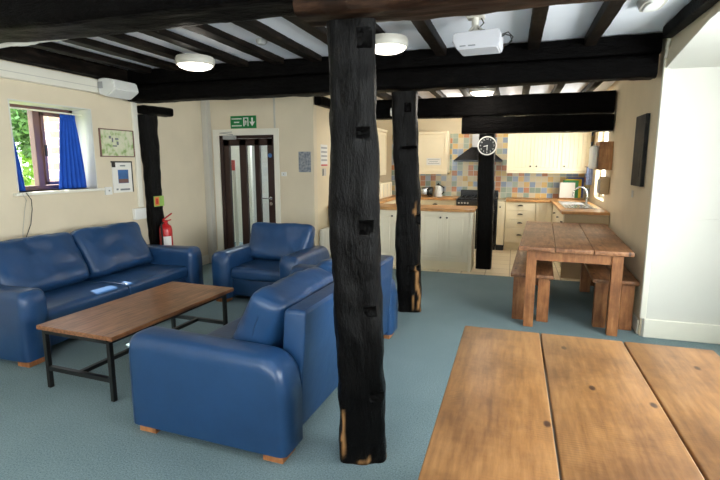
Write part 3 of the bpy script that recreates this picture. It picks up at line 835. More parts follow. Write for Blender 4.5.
for i in range(8):
    bm = nb(); x = -.925 + i * .052 if i < 4 else -.56 + (i - 4) * .075
    lathe(bm, [(0, -.03), (.018, -.03), (.021, 0), (0, 0)], (x, YK - .14, .845), 14, 'Y'); obj('knob', bm, 'steel', t, True, world=True)
for (a, b) in ((-.96, -.625), (-.61, -.277)):
    bm = nb(); box(bm, a, b, YK - .12, YK - .1, .16, .77, .005); d = obj('oven_door', bm, 'black_gloss', t, world=True)
    bm = nb(); tube(bm, [(a + .03, YK - .16, .72), (b - .03, YK - .16, .72)], .011, 10)
    o = obj('handle', bm, 'steel', t, True, world=True); o.parent = d
bm = nb(); box(bm, -.96, -.277, YK - .06, YB - .06, .004, .08); obj('plinth', bm, 'black_metal', bpy.data.objects['range_cooker'], world=True)
# hood
t = thing('cooker_hood', 'black pyramid cooker hood with a steel chimney above the range', 'cooker hood', (-.64, YB - .014, 1.58))
bm = nb(); yb, yf = YB - .014, YB - .46
def frustum(bm, b, tp, z0, z1):
    A = [bm.verts.new((x, y, z0)) for x, y in b]; B = [bm.verts.new((x, y, z1)) for x, y in tp]
    bm.faces.new(A[::-1]); bm.faces.new(B)
    for i in range(4): bm.faces.new((A[i], A[(i + 1) % 4], B[(i + 1) % 4], B[i]))
hx = -.645
frustum(bm, [(hx - .43, yf), (hx + .43, yf), (hx + .43, yb), (hx - .43, yb)], [(hx - .14, yb - .24), (hx + .14, yb - .24), (hx + .14, yb), (hx - .14, yb)], 1.60, 1.84)
box(bm, hx - .43, hx + .43, yf, yb, 1.57, 1.60); obj('canopy', bm, 'black_gloss', t, world=True)
bm = nb(); box(bm, hx - .125, hx + .125, yb - .22, yb, 1.84, 2.45); obj('chimney', bm, 'plastic_grey', t, world=True)
# narrow unit right of range, drawers, corner unit, sink unit
t = unit('base_cabinet', 'narrow cream cabinet between the range and the drawers', 'cabinet', (-.258, YK - .1, .004), 0, .13, .65, .1, .87, 'cab', plinth='black_metal')
door_panel(t, .003, .127, .105, .86, 0, 'cab', (.045, .78), 0)
t = unit('drawer_unit', 'cream unit of four drawers with dark cup handles', 'drawers', (-.12, YK, .004), 0, .50, .55, .13, .87, 'cab', plinth='cab')
for z0, z1 in ((.72, .865), (.565, .715), (.41, .56), (.135, .405)): drawer_front(t, .004, .496, z0, z1, 0, 'cab')
t = unit('base_cabinet', 'cream grooved cabinet right of the drawer unit in the corner', 'cabinet', (.385, YK, .004), 0, .27, .55, .13, .87, 'cab', plinth='cab')
door_panel(t, .004, .266, .14, .865, 0, 'cab', None, 4)
XK = .645
SY0, SY1 = 6.93, 9.43
t = thing('sink_unit', 'cream sink base along the right wall with a plain end panel', 'cabinet', (.92, 8.15, .004))
bm = nb(); box(bm, XK + .03, xr(SY0) - .012, SY0, SY1, .11, .87, .003); obj('body', bm, 'cab', t, world=True)
bm = nb(); box(bm, XK + .02, xr(SY0) - .01, SY0 - .018, SY0, .0, .87, .002); obj('end_panel', bm, M['beige'], t, world=True)
for i in range(3):
    y0 = SY0 + .02 + i * .62
    b_ = nb(); box(b_, XK + .008, XK + .028, y0, y0 + .6, .14, .86, .004); d = obj('door', b_, 'cab', t, world=True)
    k = nb(); lathe(k, [(0, -.03), (.012, -.028), (.014, -.02), (.007, -.012), (.007, 0), (0, 0)], (XK + .008, y0 + .06, .76), 14, 'X'); o = obj('knob', k, 'knob', t, True, world=True); o.parent = d
bm = nb(); box(bm, -.12, XK - .02, YK - .03, YB - .014, .876, .915, .004); box(bm, XK - .02, xr(SY0) - .012, SY0 - .04, YB - .014, .876, .915, .004)
tag(obj('kitchen_worktop', bm, 'worktop'), 'oak worktop in the right corner around the sink', 'worktop')
t = thing('sink', 'stainless steel sink with drainer set in the corner worktop', 'sink', (.93, 8.0, .916))
bm = nb(); sx0, sx1, sy0, sy1 = .70, 1.12, 7.35, 8.55
# rim with a real bowl
bx0, bx1, by0, by1 = .74, 1.05, 7.95, 8.48
box(bm, sx0, sx1, sy0, by0, .916, .926, .003); box(bm, sx0, sx1, by1, sy1, .916, .926, .003); box(bm, sx0, bx0, by0, by1, .916, .926, .003); box(bm, bx1, sx1, by0, by1, .916, .926, .003)
obj('rim', bm, 'steel', t, world=True)
bm = nb()
for i in range(7): box(bm, sx0 + .05 + i * .05, sx0 + .062 + i * .05, sy0 + .05, by0 - .06, .926, .931, .002)
obj('drainer', bm, 'steel', t, world=True)
bm = nb(); box(bm, bx0, bx1, by0, by1, .9165, .9185); obj('bowl', bm, 'plastic_grey', t, world=True)
t = thing('mixer_tap', 'curved chrome mixer tap at the back of the sink', 'tap', (1.13, 8.2, .927))
bm = nb(); tube(bm, [(1.09, 8.2, .9275), (1.09, 8.2, 1.06)], .018, 12)
pts = [(1.09 - .10 + .10 * math.cos(a), 8.2, 1.06 + .12 * math.sin(a)) for a in [PI * i / 10 for i in range(11)]]
tube(bm, pts + [(.89, 8.2, 1.03)], .012, 10); obj('spout', bm, 'steel', t, True, world=True)
bm = nb(); tube(bm, [(1.09, 8.2, 1.0), (1.10, 8.1, 1.03)], .008, 8); tube(bm, [(1.09, 8.2, 1.0), (1.10, 8.3, 1.03)], .008, 8); obj('lever', bm, 'steel', t, True, world=True)
# chopping boards leaning in a rack
t = thing('board_rack', 'wooden block holding chopping boards on the corner worktop', 'rack', (.9, 9.3, .916))
bm = nb(); box(bm, .76, 1.10, 9.24, 9.42, .916, .935, .003); obj('base', bm, 'wood_box', t, world=True)
for i, (mt, x, z, lab, w) in enumerate((('paper', .78, .27, 'cream chopping board at the front of the rack', .25), ('green_board', .83, .31, 'green chopping board second in the rack', .26), ('yellow', .87, .33, 'yellow chopping board behind the green one', .27), ('blue_board', .92, .36, 'dark blue chopping board at the back of the rack', .26))):
    bm = nb(); y = 9.255 + i * .035; box(bm, x, x + w, y, y + .015, .937, .937 + z, .006); tag(obj('chopping_board', bm, mt), lab, 'chopping board', 'chopping boards')
# wall units
def wall_unit(label, loc, rz, w, d, z0, z1, ndoor, knobs, grooves=0, cornice=True):
    t = thing('wall_cabinet', label, 'cabinet', loc, rz, 'wall cabinets')
    bm = nb(); box(bm, 0, w, .021, d, z0, z1, .002); obj('body', bm, 'cab', t)
    dw = w / ndoor
    for i in range(ndoor): door_panel(t, i * dw + .003, (i + 1) * dw - .003, z0 + .04, z1 - .005, 0, 'cab', (i * dw + knobs[i], z0 + .12) if knobs[i] else None, grooves)
    bm = nb(); box(bm, -.0, w + .0, -.015, d, z1, z1 + .05, .006); obj('cornice', bm, 'cab', t)
    bm = nb(); box(bm, 0, w, .005, d, z0 - .0, z0 + .035, .004); obj('pelmet', bm, 'cab', t)
    return t
YU = 9.14
wall_unit('cream wall cabinet with three grooved doors right of the clock post', (-.14, YU, 0), 0, 1.36, .315, 1.37, 2.13, 3, [.40, .05, .05], 5)
wall_unit('cream wall cabinet with a paper notice, left of the cooker hood', (-1.86, YU, 0), 0, .66, .315, 1.34, 2.08, 1, [0], 0)
wall_unit('cream wall cabinet on the side wall seen between the two black posts', (XS + .36, 7.75, 0), PI / 2, 1.36, .35, 1.32, 2.12, 2, [0, 0], 0)
def sheet(name, mat, x0, x1, z0, z1, y, th=.003): bm = nb(); box(bm, x0, x1, y - th, y, z0, z1); return obj(name, bm, mat)
t = thing('paper_notice', 'small white notice stuck on the left wall cabinet door', 'notice', (-1.46, YU - .002, 1.52))
bm = nb(); box(bm, -1.595, -1.325, YU - .005, YU - .002, 1.51, 1.64); obj('sheet', bm, 'paper', t, world=True)
bm = nb()
for i in range(3): box(bm, -1.57 + (.03 if i == 1 else 0), -1.35 - (.03 if i == 1 else 0), YU - .006, YU - .005, 1.61 - i * .035, 1.617 - i * .035)
obj('print', bm, 'print', t, world=True)
# worktop appliances
t = thing('toaster', 'black and steel toaster on the worktop right of the second post', 'toaster', (-1.6, 9.2, .916))
bm = nb(); box(bm, -1.70, -1.56, 9.12, 9.30, .925, 1.09, .03, 4); obj('body', bm, 'steel', t, True, world=True)
bm = nb(); box(bm, -1.56, -1.47, 9.11, 9.31, .917, 1.10, .03, 4); obj('end_cap', bm, 'black_gloss', t, True, world=True)
t = thing('kettle', 'white electric kettle with a black handle beside the toaster', 'kettle', (-1.37, 9.22, .916))
bm = nb(); lathe(bm, [(0, .917), (.075, .917), (.08, .95), (.07, 1.08), (.05, 1.12), (0, 1.13)], (-1.37, 9.22, 0), 24); obj('body', bm, 'plastic', t, True, world=True)
bm = nb(); tube(bm, [(-1.305, 9.2, .96), (-1.26, 9.18, 1.0), (-1.26, 9.18, 1.09), (-1.33, 9.21, 1.13)], .012, 8); obj('handle', bm, 'black_gloss', t, True, world=True)
bm = nb(); lathe(bm, [(0, 1.13), (.03, 1.13), (.03, 1.15), (.012, 1.155), (.012, 1.18), (0, 1.18)], (-1.37, 9.22, 0), 16); obj('lid', bm, 'black_gloss', t, True, world=True)
t = thing('bread_bin', 'pale cream bread bin on the side worktop between the two posts', 'bread bin', (-2.42, 8.7, .916))
bm = nb(); box(bm, -2.62, -2.22, 8.2, 9.0, .917, 1.20, .02, 3); obj('body', bm, 'cab', t, True, world=True)
bm = nb()
for y in (8.35, 8.6, 8.85): box(bm, -2.222, -2.214, y - .004, y + .004, .95, 1.17)
obj('ribs', bm, 'trim_grey', t, world=True)
# wall dispensers on the right wall
xw = xr(7.08) - .003
t = thing('towel_dispenser', 'oak-sided paper towel dispenser high on the right wall by the sink', 'dispenser', (xw - .08, 7.35, 1.46))
bm = nb(); box(bm, xw - .165, xw, 7.08, 7.45, 1.46, 1.83, .006); obj('case', bm, 'wood_box', t, world=True)
bm = nb(); box(bm, xw - .245, xw - .165, 7.10, 7.43, 1.47, 1.78, .035, 4); obj('front_cover', bm, 'plastic', t, True, world=True)
t = thing('soap_dispenser', 'small beige soap dispenser below the towel dispenser on the right wall', 'dispenser', (xw - .05, 7.35, 1.12))
bm = nb(); box(bm, xw - .115, xw, 7.14, 7.28, 1.13, 1.37, .02, 3); obj('case', bm, 'beige', t, True, world=True)
bm = nb(); box(bm, xw - .135, xw - .11, 7.155, 7.265, 1.15, 1.33, .01); obj('front_cover', bm, 'plastic_grey', t, world=True)
t = thing('tea_towel', 'blue and white tea towel hanging by the sink window', 'towel', (1.2, 9.0, 1.2))
bm = nb()
n = 12
va = [[bm.verts.new((1.16 + .10 * i / n, 9.0 + .012 * math.sin(i * 1.4) * (1 - j / 8 * .3), 1.48 - .30 * j / 8)) for i in range(n + 1)] for j in range(9)]
for j in range(8):
    for i in range(n): bm.faces.new((va[j][i], va[j][i + 1], va[j + 1][i + 1], va[j + 1][i]))
o = obj('cloth', bm, M['towel'], t, True, world=True); md = o.modifiers.new('thick', 'SOLIDIFY'); md.thickness = .006
bm = nb(); tube(bm, [(1.13, 9.0, 1.485), (1.275, 9.0, 1.485)], .006, 8); obj('hook_rail', bm, 'steel', t, world=True)

# ------------------------------------------------------------------ clock
t = thing('wall_clock', 'round black clock with a white rim on the island post', 'clock', (-.385, 7.1, 1.79))
yc = 7.115
bm = nb(); lathe(bm, [(0, 0.0), (.118, 0), (.118, -.02), (0, -.02)], (-.385, yc, 1.79), 40, 'Y'); obj('face', bm, 'black_metal', t, True, world=True)
bm = nb()
for k in range(48):
    a = 2 * PI * k / 48; a2 = 2 * PI * (k + 1) / 48
    q = []
    for aa in (a, a2):
        for (r, y) in ((.116, 0), (.132, 0), (.132, -.028), (.116, -.028)): q.append(bm.verts.new((-.385 + r * math.cos(aa), yc + y, 1.79 + r * math.sin(aa))))
    for i in range(4): bm.faces.new((q[i], q[(i + 1) % 4], q[4 + (i + 1) % 4], q[4 + i]))
bmesh.ops.remove_doubles(bm, verts=bm.verts, dist=1e-5); obj('rim', bm, 'paper', t, True, world=True)

def text_mesh(s, size, align='CENTER'):
    cu = bpy.data.curves.new('txt', 'FONT'); cu.body = s; cu.size = size; cu.align_x = align; cu.align_y = 'CENTER'; cu.extrude = .0006
    o = bpy.data.objects.new('txt', cu); C.objects.link(o)
    dg = bpy.context.evaluated_depsgraph_get(); me = bpy.data.meshes.new_from_object(o.evaluated_get(dg))
    bpy.data.objects.remove(o); bpy.data.curves.remove(cu)
    return me
bm = nb()
for k in range(12):
    h = k if k else 12; a = PI / 2 - 2 * PI * h / 12
    me = text_mesh(str(h), .032)
    me.transform(Matrix.Translation((-.385 + 0.092 * math.cos(a), yc - .021, 1.79 + 0.092 * math.sin(a))) @ Matrix.Rotation(PI / 2, 4, 'X'))
    bm.from_mesh(me); bpy.data.meshes.remove(me)
obj('numerals', bm, 'paper', t, world=True)
bm = nb(); box(bm, -.389, -.381, yc - .025, yc - .022, 1.725, 1.80); obj('minute_hand', bm, 'paper', t, world=True)
bm = nb(); box(bm, -.435, -.375, yc - .028, yc - .025, 1.785, 1.795, mat=Matrix.Translation((-.385, 0, 1.79)) @ Matrix.Rotation(-.2, 4, 'Y') @ Matrix.Translation((.385, 0, -1.79))); obj('hour_hand', bm, 'paper', t, world=True)

# ------------------------------------------------------------------ ceiling lamps, projector, detectors
def ceiling_lamp(label, x, y, z, r):
    t = thing('ceiling_lamp', label, 'lamp', (x, y, z), 0, 'round ceiling lamps')
    k = 1.45
    bm = nb(); lathe(bm, [(0, 0), (r * .95, 0), (r * 1.0, -.02), (r, -.055), (r * .93, -.075), (r * .9, -.065), (0, -.065)], (0, 0, 0), 40); obj('ring', bm, 'trim_grey', t, True)
    bm = nb(); lathe(bm, [(0, -.0655), (r * .89, -.0655), (r * .82, -.092), (r * .6, -.108), (r * .3, -.115), (0, -.116)], (0, 0, 0), 40); obj('diffuser', bm, 'lamp', t, True)
    return t
ceiling_lamp('lit round ceiling lamp on the left bay joists', -2.95, 4.08, 2.542, .18)
ceiling_lamp('lit round ceiling lamp just right of the front post', -1.03, 3.95, 2.542, .17)
ceiling_lamp('lit round ceiling lamp in the kitchen bay beneath the middle beam', -.46, 6.75, 2.544, .17)
t = thing('oval_lamp', 'oval white bulkhead fitting on the ceiling near the right wall', 'lamp', (.82, 3.82, 2.629))
bm = nb()
def oval(bm, rx, ry, z0, z1, k=.8, seg=36, n=3.2):
    A, B = [], []
    for i in range(seg):
        a = 2 * PI * i / seg; c, s = math.cos(a), math.sin(a)
        x = math.copysign(abs(c) ** (2 / n), c) * rx; y = math.copysign(abs(s) ** (2 / n), s) * ry
        A.append(bm.verts.new((x, y, z1))); B.append(bm.verts.new((x * k, y * k, z0)))
    bm.faces.new(A); bm.faces.new(B[::-1])
    for i in range(seg): bm.faces.new((A[i], B[i], B[(i + 1) % seg], A[(i + 1) % seg]))
oval(bm, .085, .17, -.05, 0, .8); obj('casing', bm, 'trim_grey', t, True)
bm = nb(); oval(bm, .05, .12, -.06, -.05, .9); obj('lens', bm, 'plastic', t, True)
t = thing('smoke_detector', 'small grey smoke detector on the ceiling left of the front post', 'detector', (-2.19, 4.0, 2.629))
bm = nb(); lathe(bm, [(0, 0), (.05, 0), (.05, -.02), (.036, -.04), (0, -.042)], (0, 0, 0), 24); obj('casing', bm, 'plastic_grey', t, True)
t = thing('motion_sensor', 'little white sensor on the kitchen beam left of the second post', 'sensor', (-1.745, 7.1, 2.29))
bm = nb(); box(bm, -.04, .04, -.06, -.0, -.06, .06, .02, 3); obj('casing', bm, 'plastic', t, True)

t = thing('projector', 'white ceiling projector hanging in front of the middle beam', 'projector', (-.30, 3.8, 2.40), -.08)
t.scale = (.87, .87, .87); t.location.z = 2.425
bm = nb()
prism(bm, [(-.19, .045), (-.19, -.01), (-.15, -.075), (.175, -.075), (.19, -.05), (.19, .055), (.17, .065), (-.17, .06)], 'Y', -.14, .14)
bmesh.ops.bevel(bm, geom=list(bm.edges), offset=.008, segments=2, affect='EDGES', clamp_overlap=True); obj('body', bm, 'proj', t, True)
bm = nb(); box(bm, -.195, -.188, -.11, .11, -.01, .04); obj('vent', bm, 'black_metal', t)
bm = nb(); lathe(bm, [(0, 0), (.035, 0), (.04, .02), (.03, .035), (0, .035)], (.1, .14, 0), 20, 'Y'); obj('lens', bm, 'black_gloss', t, True)
bm = nb(); box(bm, -.06, .0, -.1405, -.139, -.055, -.045); box(bm, -.13, -.08, -.1405, -.139, -.055, -.045); obj('markings', bm, 'print', t)
bm = nb(); tube(bm, [(-.03, 0, .06), (-.03, 0, .20)], .03, 14); box(bm, -.10, .04, -.07, .07, .195, .228, .006); box(bm, -.08, .05, -.06, .06, .062, .085, .006)
for dx in (-.07, .04): tube(bm, [(dx, -.05, .08), (-.03, 0, .15)], .01, 8)
obj('mount', bm, 'trim_grey', t, True)
bm = nb(); tube(bm, [(.0, .03, .225), (.04, .0, .15), (.0, -.03, .10), (.05, -.02, .09), (.08, .0, .07)], .006, 6); obj('cable', bm, 'black_metal', t, True); bm = nb()
tube(bm, [(.188, 0, .03), (.22, .0, .045), (.26, .0, .03), (.27, .02, -.01), (.23, .04, -.03), (.20, .06, -.03)], .006, 6)
tube(bm, [(.188, 0, .045), (.24, .0, .06), (.28, .01, .02), (.25, .03, -.02)], .005, 6); obj('cable', bm, 'black_metal', t, True)
tag(obj('pipe', tube(nb(), [(1.128, 4.6, 2.64), (1.128, 4.6, 2.56)], .012, 10), 'copper', None, True), 'short copper pipe at the right end of the middle beam', 'pipe')
tag(obj('pipe', tube(nb(), [(1.128, 4.60, 2.558), (1.128, 4.60, 2.52), (1.138, 4.68, 2.47), (1.138, 4.70, 2.40)], .013, 10), 'trim', None, True), 'white painted pipe bending down the wall corner by the beam end', 'pipe')

# ------------------------------------------------------------------ left wall things
t = thing('cable_trunking', 'long white trunking box along the top of the left wall', 'trunking', (XL + .04, 1.5, 2.31))
bm = nb(); box(bm, XL, XL + .085, YF + .02, 4.72, 2.315, 2.455, .005); obj('casing', bm, 'trim', t, world=True)
bm = nb(); box(bm, XL + .085, XL + .09, YF + .02, 4.72, 2.37, 2.375); obj('seam', bm, 'trim_grey', t, world=True)
t = thing('wall_heater', 'white angular unit at the end of the trunking in the corner', 'wall unit', (XL + .2, 4.55, 2.32))
bm = nb(); prism(bm, [(XL + .09, 2.465), (XL + .09, 2.31), (XL + .2, 2.27), (XL + .33, 2.35), (XL + .30, 2.45), (XL + .2, 2.468)], 'Y', 4.34, 4.70)
bmesh.ops.bevel(bm, geom=list(bm.edges), offset=.012, segments=2, affect='EDGES', clamp_overlap=True); obj('casing', bm, 'plastic', t, True, world=True)
bm = nb(); box(bm, XL + .1, XL + .16, 4.335, 4.345, 2.36, 2.43); obj('end_cap', bm, 'plastic_grey', t, world=True)
t = thing('conduit', 'white vertical conduit down the left wall beside the black post', 'conduit', (XL + .02, 4.93, .98))
bm = nb(); box(bm, XL, XL + .03, 4.9, 4.975, 1.0, 2.31, .004); obj('cover', bm, 'trim', t, world=True)
t = thing('socket_box', 'white junction box at the foot of the conduit', 'socket', (XL + .02, 4.9, .85))
bm = nb(); box(bm, XL, XL + .05, 4.80, 4.99, .85, .99, .008, 3); obj('casing', bm, 'plastic', t, True, world=True)
t = thing('light_switch', 'white switch under the window sill end on the left wall', 'switch', (XL + .01, 4.47, 1.2))
bm = nb(); box(bm, XL, XL + .02, 4.40, 4.50, 1.185, 1.275, .004); obj('plate', bm, 'plastic', t, world=True)
bm = nb(); box(bm, XL + .02, XL + .026, 4.445, 4.46, 1.225, 1.24); obj('rocker', bm, 'print', t, world=True)
t = thing('picture', 'framed green site plan on the left wall beside the window', 'picture', (XL, 4.65, 1.64))
def frame_x(t, x, y0, y1, z0, z1, mat, inner, s=.012, th=.018):
    bm = nb()
    box(bm, x, x + th, y0, y0 + s, z0, z1); box(bm, x, x + th, y1 - s, y1, z0, z1); box(bm, x, x + th, y0, y1, z0, z0 + s); box(bm, x, x + th, y0, y1, z1 - s, z1)
    obj('frame', bm, mat, t, world=True); bm = nb(); box(bm, x, x + th * .5, y0 + s, y1 - s, z0 + s, z1 - s); obj('print', bm, inner, t, world=True)
frame_x(t, XL, 4.385, 4.90, 1.62, 1.94, 'winframe', 'map')
for (y, z, a, b) in ((4.52, 1.83, .03, .03), (4.56, 1.79, .02, .05), (4.61, 1.82, .05, .02), (4.63, 1.76, .03, .04), (4.57, 1.74, .06, .015)):
    bm = nb(); box(bm, XL + .009, XL + .0105, y, y + a, z, z + b); obj('building_plan', bm, 'print', t, world=True)
t = thing('poster', 'clip-framed white poster with a blue photo under the site plan', 'poster', (XL, 4.68, 1.2))
bm = nb(); box(bm, XL, XL + .012, 4.53, 4.83, 1.20, 1.56); obj('sheet', bm, 'paper', t, world=True)
bm = nb(); box(bm, XL + .012, XL + .0135, 4.61, 4.77, 1.31, 1.47); obj('photo', bm, 'print_blue', t, world=True)
bm = nb(); box(bm, XL + .012, XL + .0135, 4.615, 4.765, 1.315, 1.36); obj('photo_ground', bm, M['winframe'], t, world=True).location.x = .001
bm = nb(); box(bm, XL + .012, XL + .0135, 4.65, 4.73, 1.51, 1.525); box(bm, XL + .012, XL + .0135, 4.63, 4.78, 1.225, 1.245); box(bm, XL + .012, XL + .0135, 4.57, 4.6, 1.23, 1.25); obj('writing', bm, 'print', t, world=True)
bm = nb(); box(bm, XL, XL + .016, 4.525, 4.84, 1.555, 1.572); box(bm, XL, XL + .016, 4.826, 4.84, 1.2, 1.56); box(bm, XL + .012, XL + .017, 4.525, 4.575, 1.50, 1.56); obj('clip_frame', bm, 'black_metal', t, world=True)
# curtains
def curtain(label, ytop, ybot, ztop, zbot, x, folds, bulge=.0):
    t = thing('curtain', label, 'curtain', (x, (ybot[0] + ybot[1]) / 2, zbot))
    bm = nb(); nu, nv = 60, 24; g = []
    for j in range(nv + 1):
        v = j / nv; e = v ** .8
        y0 = ytop[0] + (ybot[0] - ytop[0]) * e; y1 = ytop[1] + (ybot[1] - ytop[1]) * e; z = ztop + (zbot - ztop) * v
        g.append([bm.verts.new((x + (.010 + .014 * v) * math.sin(folds * 2 * PI * i / nu + .6 * math.sin(v * 3)), y0 + (y1 - y0) * i / nu, z)) for i in range(nu + 1)])
    for j in range(nv):
        for i in range(nu): bm.faces.new((g[j][i], g[j][i + 1], g[j + 1][i + 1], g[j + 1][i]))
    o = obj('cloth', bm, 'curtain', t, True, world=True, auto=0); md = o.modifiers.new('thick', 'SOLIDIFY'); md.thickness = .005
    bm = nb(); n = 18
    gg = [[bm.verts.new((x + .014 * math.sin(5 * 2 * PI * i / n) + .006, ytop[0] - .006 + (ytop[1] - ytop[0] + .012) * i / n, ztop + .0 - .05 * j)) for i in range(n + 1)] for j in range(2)]
    for i in range(n): bm.faces.new((gg[0][i], gg[0][i + 1], gg[1][i + 1], gg[1][i]))
    o = obj('heading', bm, 'curtain', t, True, world=True); md = o.modifiers.new('thick', 'SOLIDIFY'); md.thickness = .012
    return t
curtain('blue curtain gathered at the right side of the left window', (4.03, 4.20), (3.93, 4.285), 2.06, wz0 + .005, XL - .13, 6)
curtain('sliver of blue curtain at the left edge of the window', (3.40, 3.44), (3.40, 3.56), 2.06, wz0 + .005, XL - .13, 3)
bm = nb(); tube(bm, [(XL - .13, wy0 + .015, 2.075), (XL - .13, wy1 - .015, 2.075)], .008, 8); tag(obj('curtain_rail', bm, 'trim', None, True), 'slim white curtain rail inside the left window reveal', 'rail')
bm = nb(); pts = [(XL + .055, 3.42, 1.268), (XL + .062, 3.46, 1.2), (XL + .02, 3.49, 1.1), (XL + .02, 3.46, .96), (XL + .02, 3.38, .80), (XL + .02, 3.36, .7)]
tube(bm, pts, .004, 6); tag(obj('cable', bm, 'black_metal', None, True), 'dark loose cable hanging from the sill behind the left sofa', 'cable')
bm = nb(); tube(bm, [(XL + .055, 3.38, 1.268), (XL + .06, 3.41, 1.2), (XL + .012, 3.42, 1.1), (XL + .012, 3.38, .9), (XL + .012, 3.35, .7)], .003, 6); tag(obj('cable', bm, 'trim_grey', None, True), 'thin pale cable hanging from the sill beside the dark one', 'cable')
# fire extinguisher and notice
t_ext = t = thing('fire_extinguisher', 'red fire extinguisher on the wall beside the left post', 'fire extinguisher', (-4.375, 5.43, .35))
bm = nb(); lathe(bm, [(0, .30), (.075, .30), (.08, .32), (.08, .70), (.07, .745), (.035, .775), (.03, .79), (0, .79)], (-4.375, 5.43, 0), 28); obj('cylinder', bm, 'red', t, True, world=True)
bm = nb(); box(bm, -4.395, -4.355, 5.40, 5.46, .79, .825, .004); tube(bm, [(-4.375, 5.39, .80), (-4.35, 5.51, .82)], .008, 8); tube(bm, [(-4.375, 5.39, .83), (-4.35, 5.53, .90)], .01, 8); obj('valve', bm, 'red', t, True, world=True)
bm = nb(); tube(bm, [(-4.375, 5.39, .80), (-4.36, 5.335, .77), (-4.35, 5.33, .6), (-4.35, 5.335, .42)], .011, 8); obj('hose', bm, 'black_metal', t, True, world=True)
bm = nb()
for z0, z1, off in ((.44, .62, 0),):
    g = []
    for k in range(13):
        a = -PI / 2 + (-.5 + 1.5 * k / 12); g.append((-4.375 + .0812 * math.cos(a + .55), 5.43 + .0812 * math.sin(a + .55)))
    A = [bm.verts.new((x, y, z0)) for x, y in g]; B = [bm.verts.new((x, y, z1)) for x, y in g]
    for i in range(12): bm.faces.new((A[i], A[i + 1], B[i + 1], B[i]))
obj('label_sticker', bm, 'paper', t, True, world=True)
t_ext.location.x += .11; t_ext.location.y -= .33
t = thing('safety_notice', 'orange and green notice on the black post above the extinguisher', 'notice', (-4.31, 5.07, 1.0))
bm = nb(); box(bm, -4.365, -4.34, 4.995, 5.006, .99, 1.14) if False else box(bm, -4.352, -4.346, 5.02, 5.20, 1.0, 1.13); obj('sheet', bm, 'print_green', t, world=True)
bm = nb(); box(bm, -4.346, -4.344, 5.03, 5.11, 1.01, 1.12); obj('panel', bm, 'print_orange', t, world=True)
bm = nb(); box(bm, -4.344, -4.343, 5.05, 5.09, 1.03, 1.10); obj('symbol', bm, 'red', t, world=True)

# ------------------------------------------------------------------ back wall things
t = thing('exit_sign', 'green emergency exit sign with white arrow above the glazed door', 'sign', (-3.84, YD - .01, 2.05))
ex0, ex1, ez0, ez1 = -4.055, -3.63, 2.055, 2.235
bm = nb(); box(bm, ex0, ex1, YD - .012, YD, ez0, ez1); obj('board', bm, 'green', t, world=True)
bm = nb(); y0, y1 = YD - .014, YD - .012
for i, (a, b) in enumerate(((0.02, .19), (.06, .15), (.02, .19))): 
    z = ez1 - .05 - i * .05
    n = 9 if i != 1 else 5
    for k in range(n):
        c0 = a + (b - a) * k / n; box(bm, ex0 + c0, ex0 + c0 + (b - a) / n * .72, y0, y1, z, z + .017)
obj('lettering', bm, 'paper', t, world=True)
bm = nb()   # doorway pictogram
for q in ((.215, .235, .03, .155), (.285, .30, .03, .155), (.215, .30, .14, .155)): box(bm, ex0 + q[0], ex0 + q[1], y0, y1, ez0 + q[2], ez0 + q[3])
box(bm, ex0 + .25, ex0 + .262, y0, y1, ez0 + .05, ez0 + .115); box(bm, ex0 + .24, ex0 + .275, y0, y1, ez0 + .085, ez0 + .097); obj('doorway_symbol', bm, 'paper', t, world=True)
bm = nb(); prism(bm, [(ex0 + .35, ez0 + .15), (ex0 + .375, ez0 + .15), (ex0 + .375, ez0 + .09), (ex0 + .41, ez0 + .095), (ex0 + .362, ez0 + .03), (ex0 + .315, ez0 + .095), (ex0 + .35, ez0 + .09)], 'Y', y0, y1); obj('arrow', bm, 'paper', t, world=True)
t = thing('wall_notice', 'grey-blue printed notice on the wall right of the glazed door', 'notice', (-2.87, YD - .005, 1.42))
bm = nb(); box(bm, -2.965, -2.775, YD - .006, YD, 1.42, 1.71); obj('sheet', bm, 'poster_grey', t, world=True)
t = thing('wall_switch', 'small white switch on the wall between the door and the notice', 'switch', (-3.2, YD - .01, 1.37))
bm = nb(); box(bm, -3.24, -3.16, YD - .02, YD, 1.36, 1.42, .004); obj('plate', bm, 'plastic', t, world=True)
bm = nb(); box(bm, -3.205, -3.195, YD - .024, YD - .02, 1.38, 1.40); obj('rocker', bm, 'plastic_grey', t, world=True)
t = thing('wall_notice', 'tall white and red leaflet on the bright return wall beside the front post', 'notice', (XS + .004, 6.75, 1.4))
bm = nb(); box(bm, XS, XS + .004, 6.65, 6.92, 1.50, 1.82); obj('sheet', bm, 'paper', t, world=True)
bm = nb()
for i in range(4): box(bm, XS + .004, XS + .005, 6.67, 6.90, 1.76 - i * .06, 1.785 - i * .06)
obj('writing', bm, 'plastic_grey', t, world=True)
bm = nb(); box(bm, XS + .004, XS + .0055, 6.66, 6.91, 1.505, 1.53); obj('red_band', bm, 'print_red', t, world=True)
t = thing('call_point', 'small white and black control below the leaflet on the return wall', 'switch', (XS + .01, 6.78, 1.38))
bm = nb(); box(bm, XS, XS + .012, 6.70, 6.84, 1.36, 1.47, .003); obj('plate', bm, 'trim_grey', t, world=True)
bm = nb(); box(bm, XS + .012, XS + .015, 6.705, 6.73, 1.365, 1.465); obj('screen', bm, 'black_metal', t, world=True)
t = thing('radiator', 'cream panel radiator low on the return wall behind the armchair', 'radiator', (XS + .05, 6.8, .1))
bm = nb(); box(bm, XS + .03, XS + .07, 6.5, 6.84, .12, .58, .01); 
for i in range(6): box(bm, XS + .07, XS + .08, 6.52 + i * .055, 6.55 + i * .055, .15, .55, .004)
obj('panel', bm, 'trim', t, world=True)
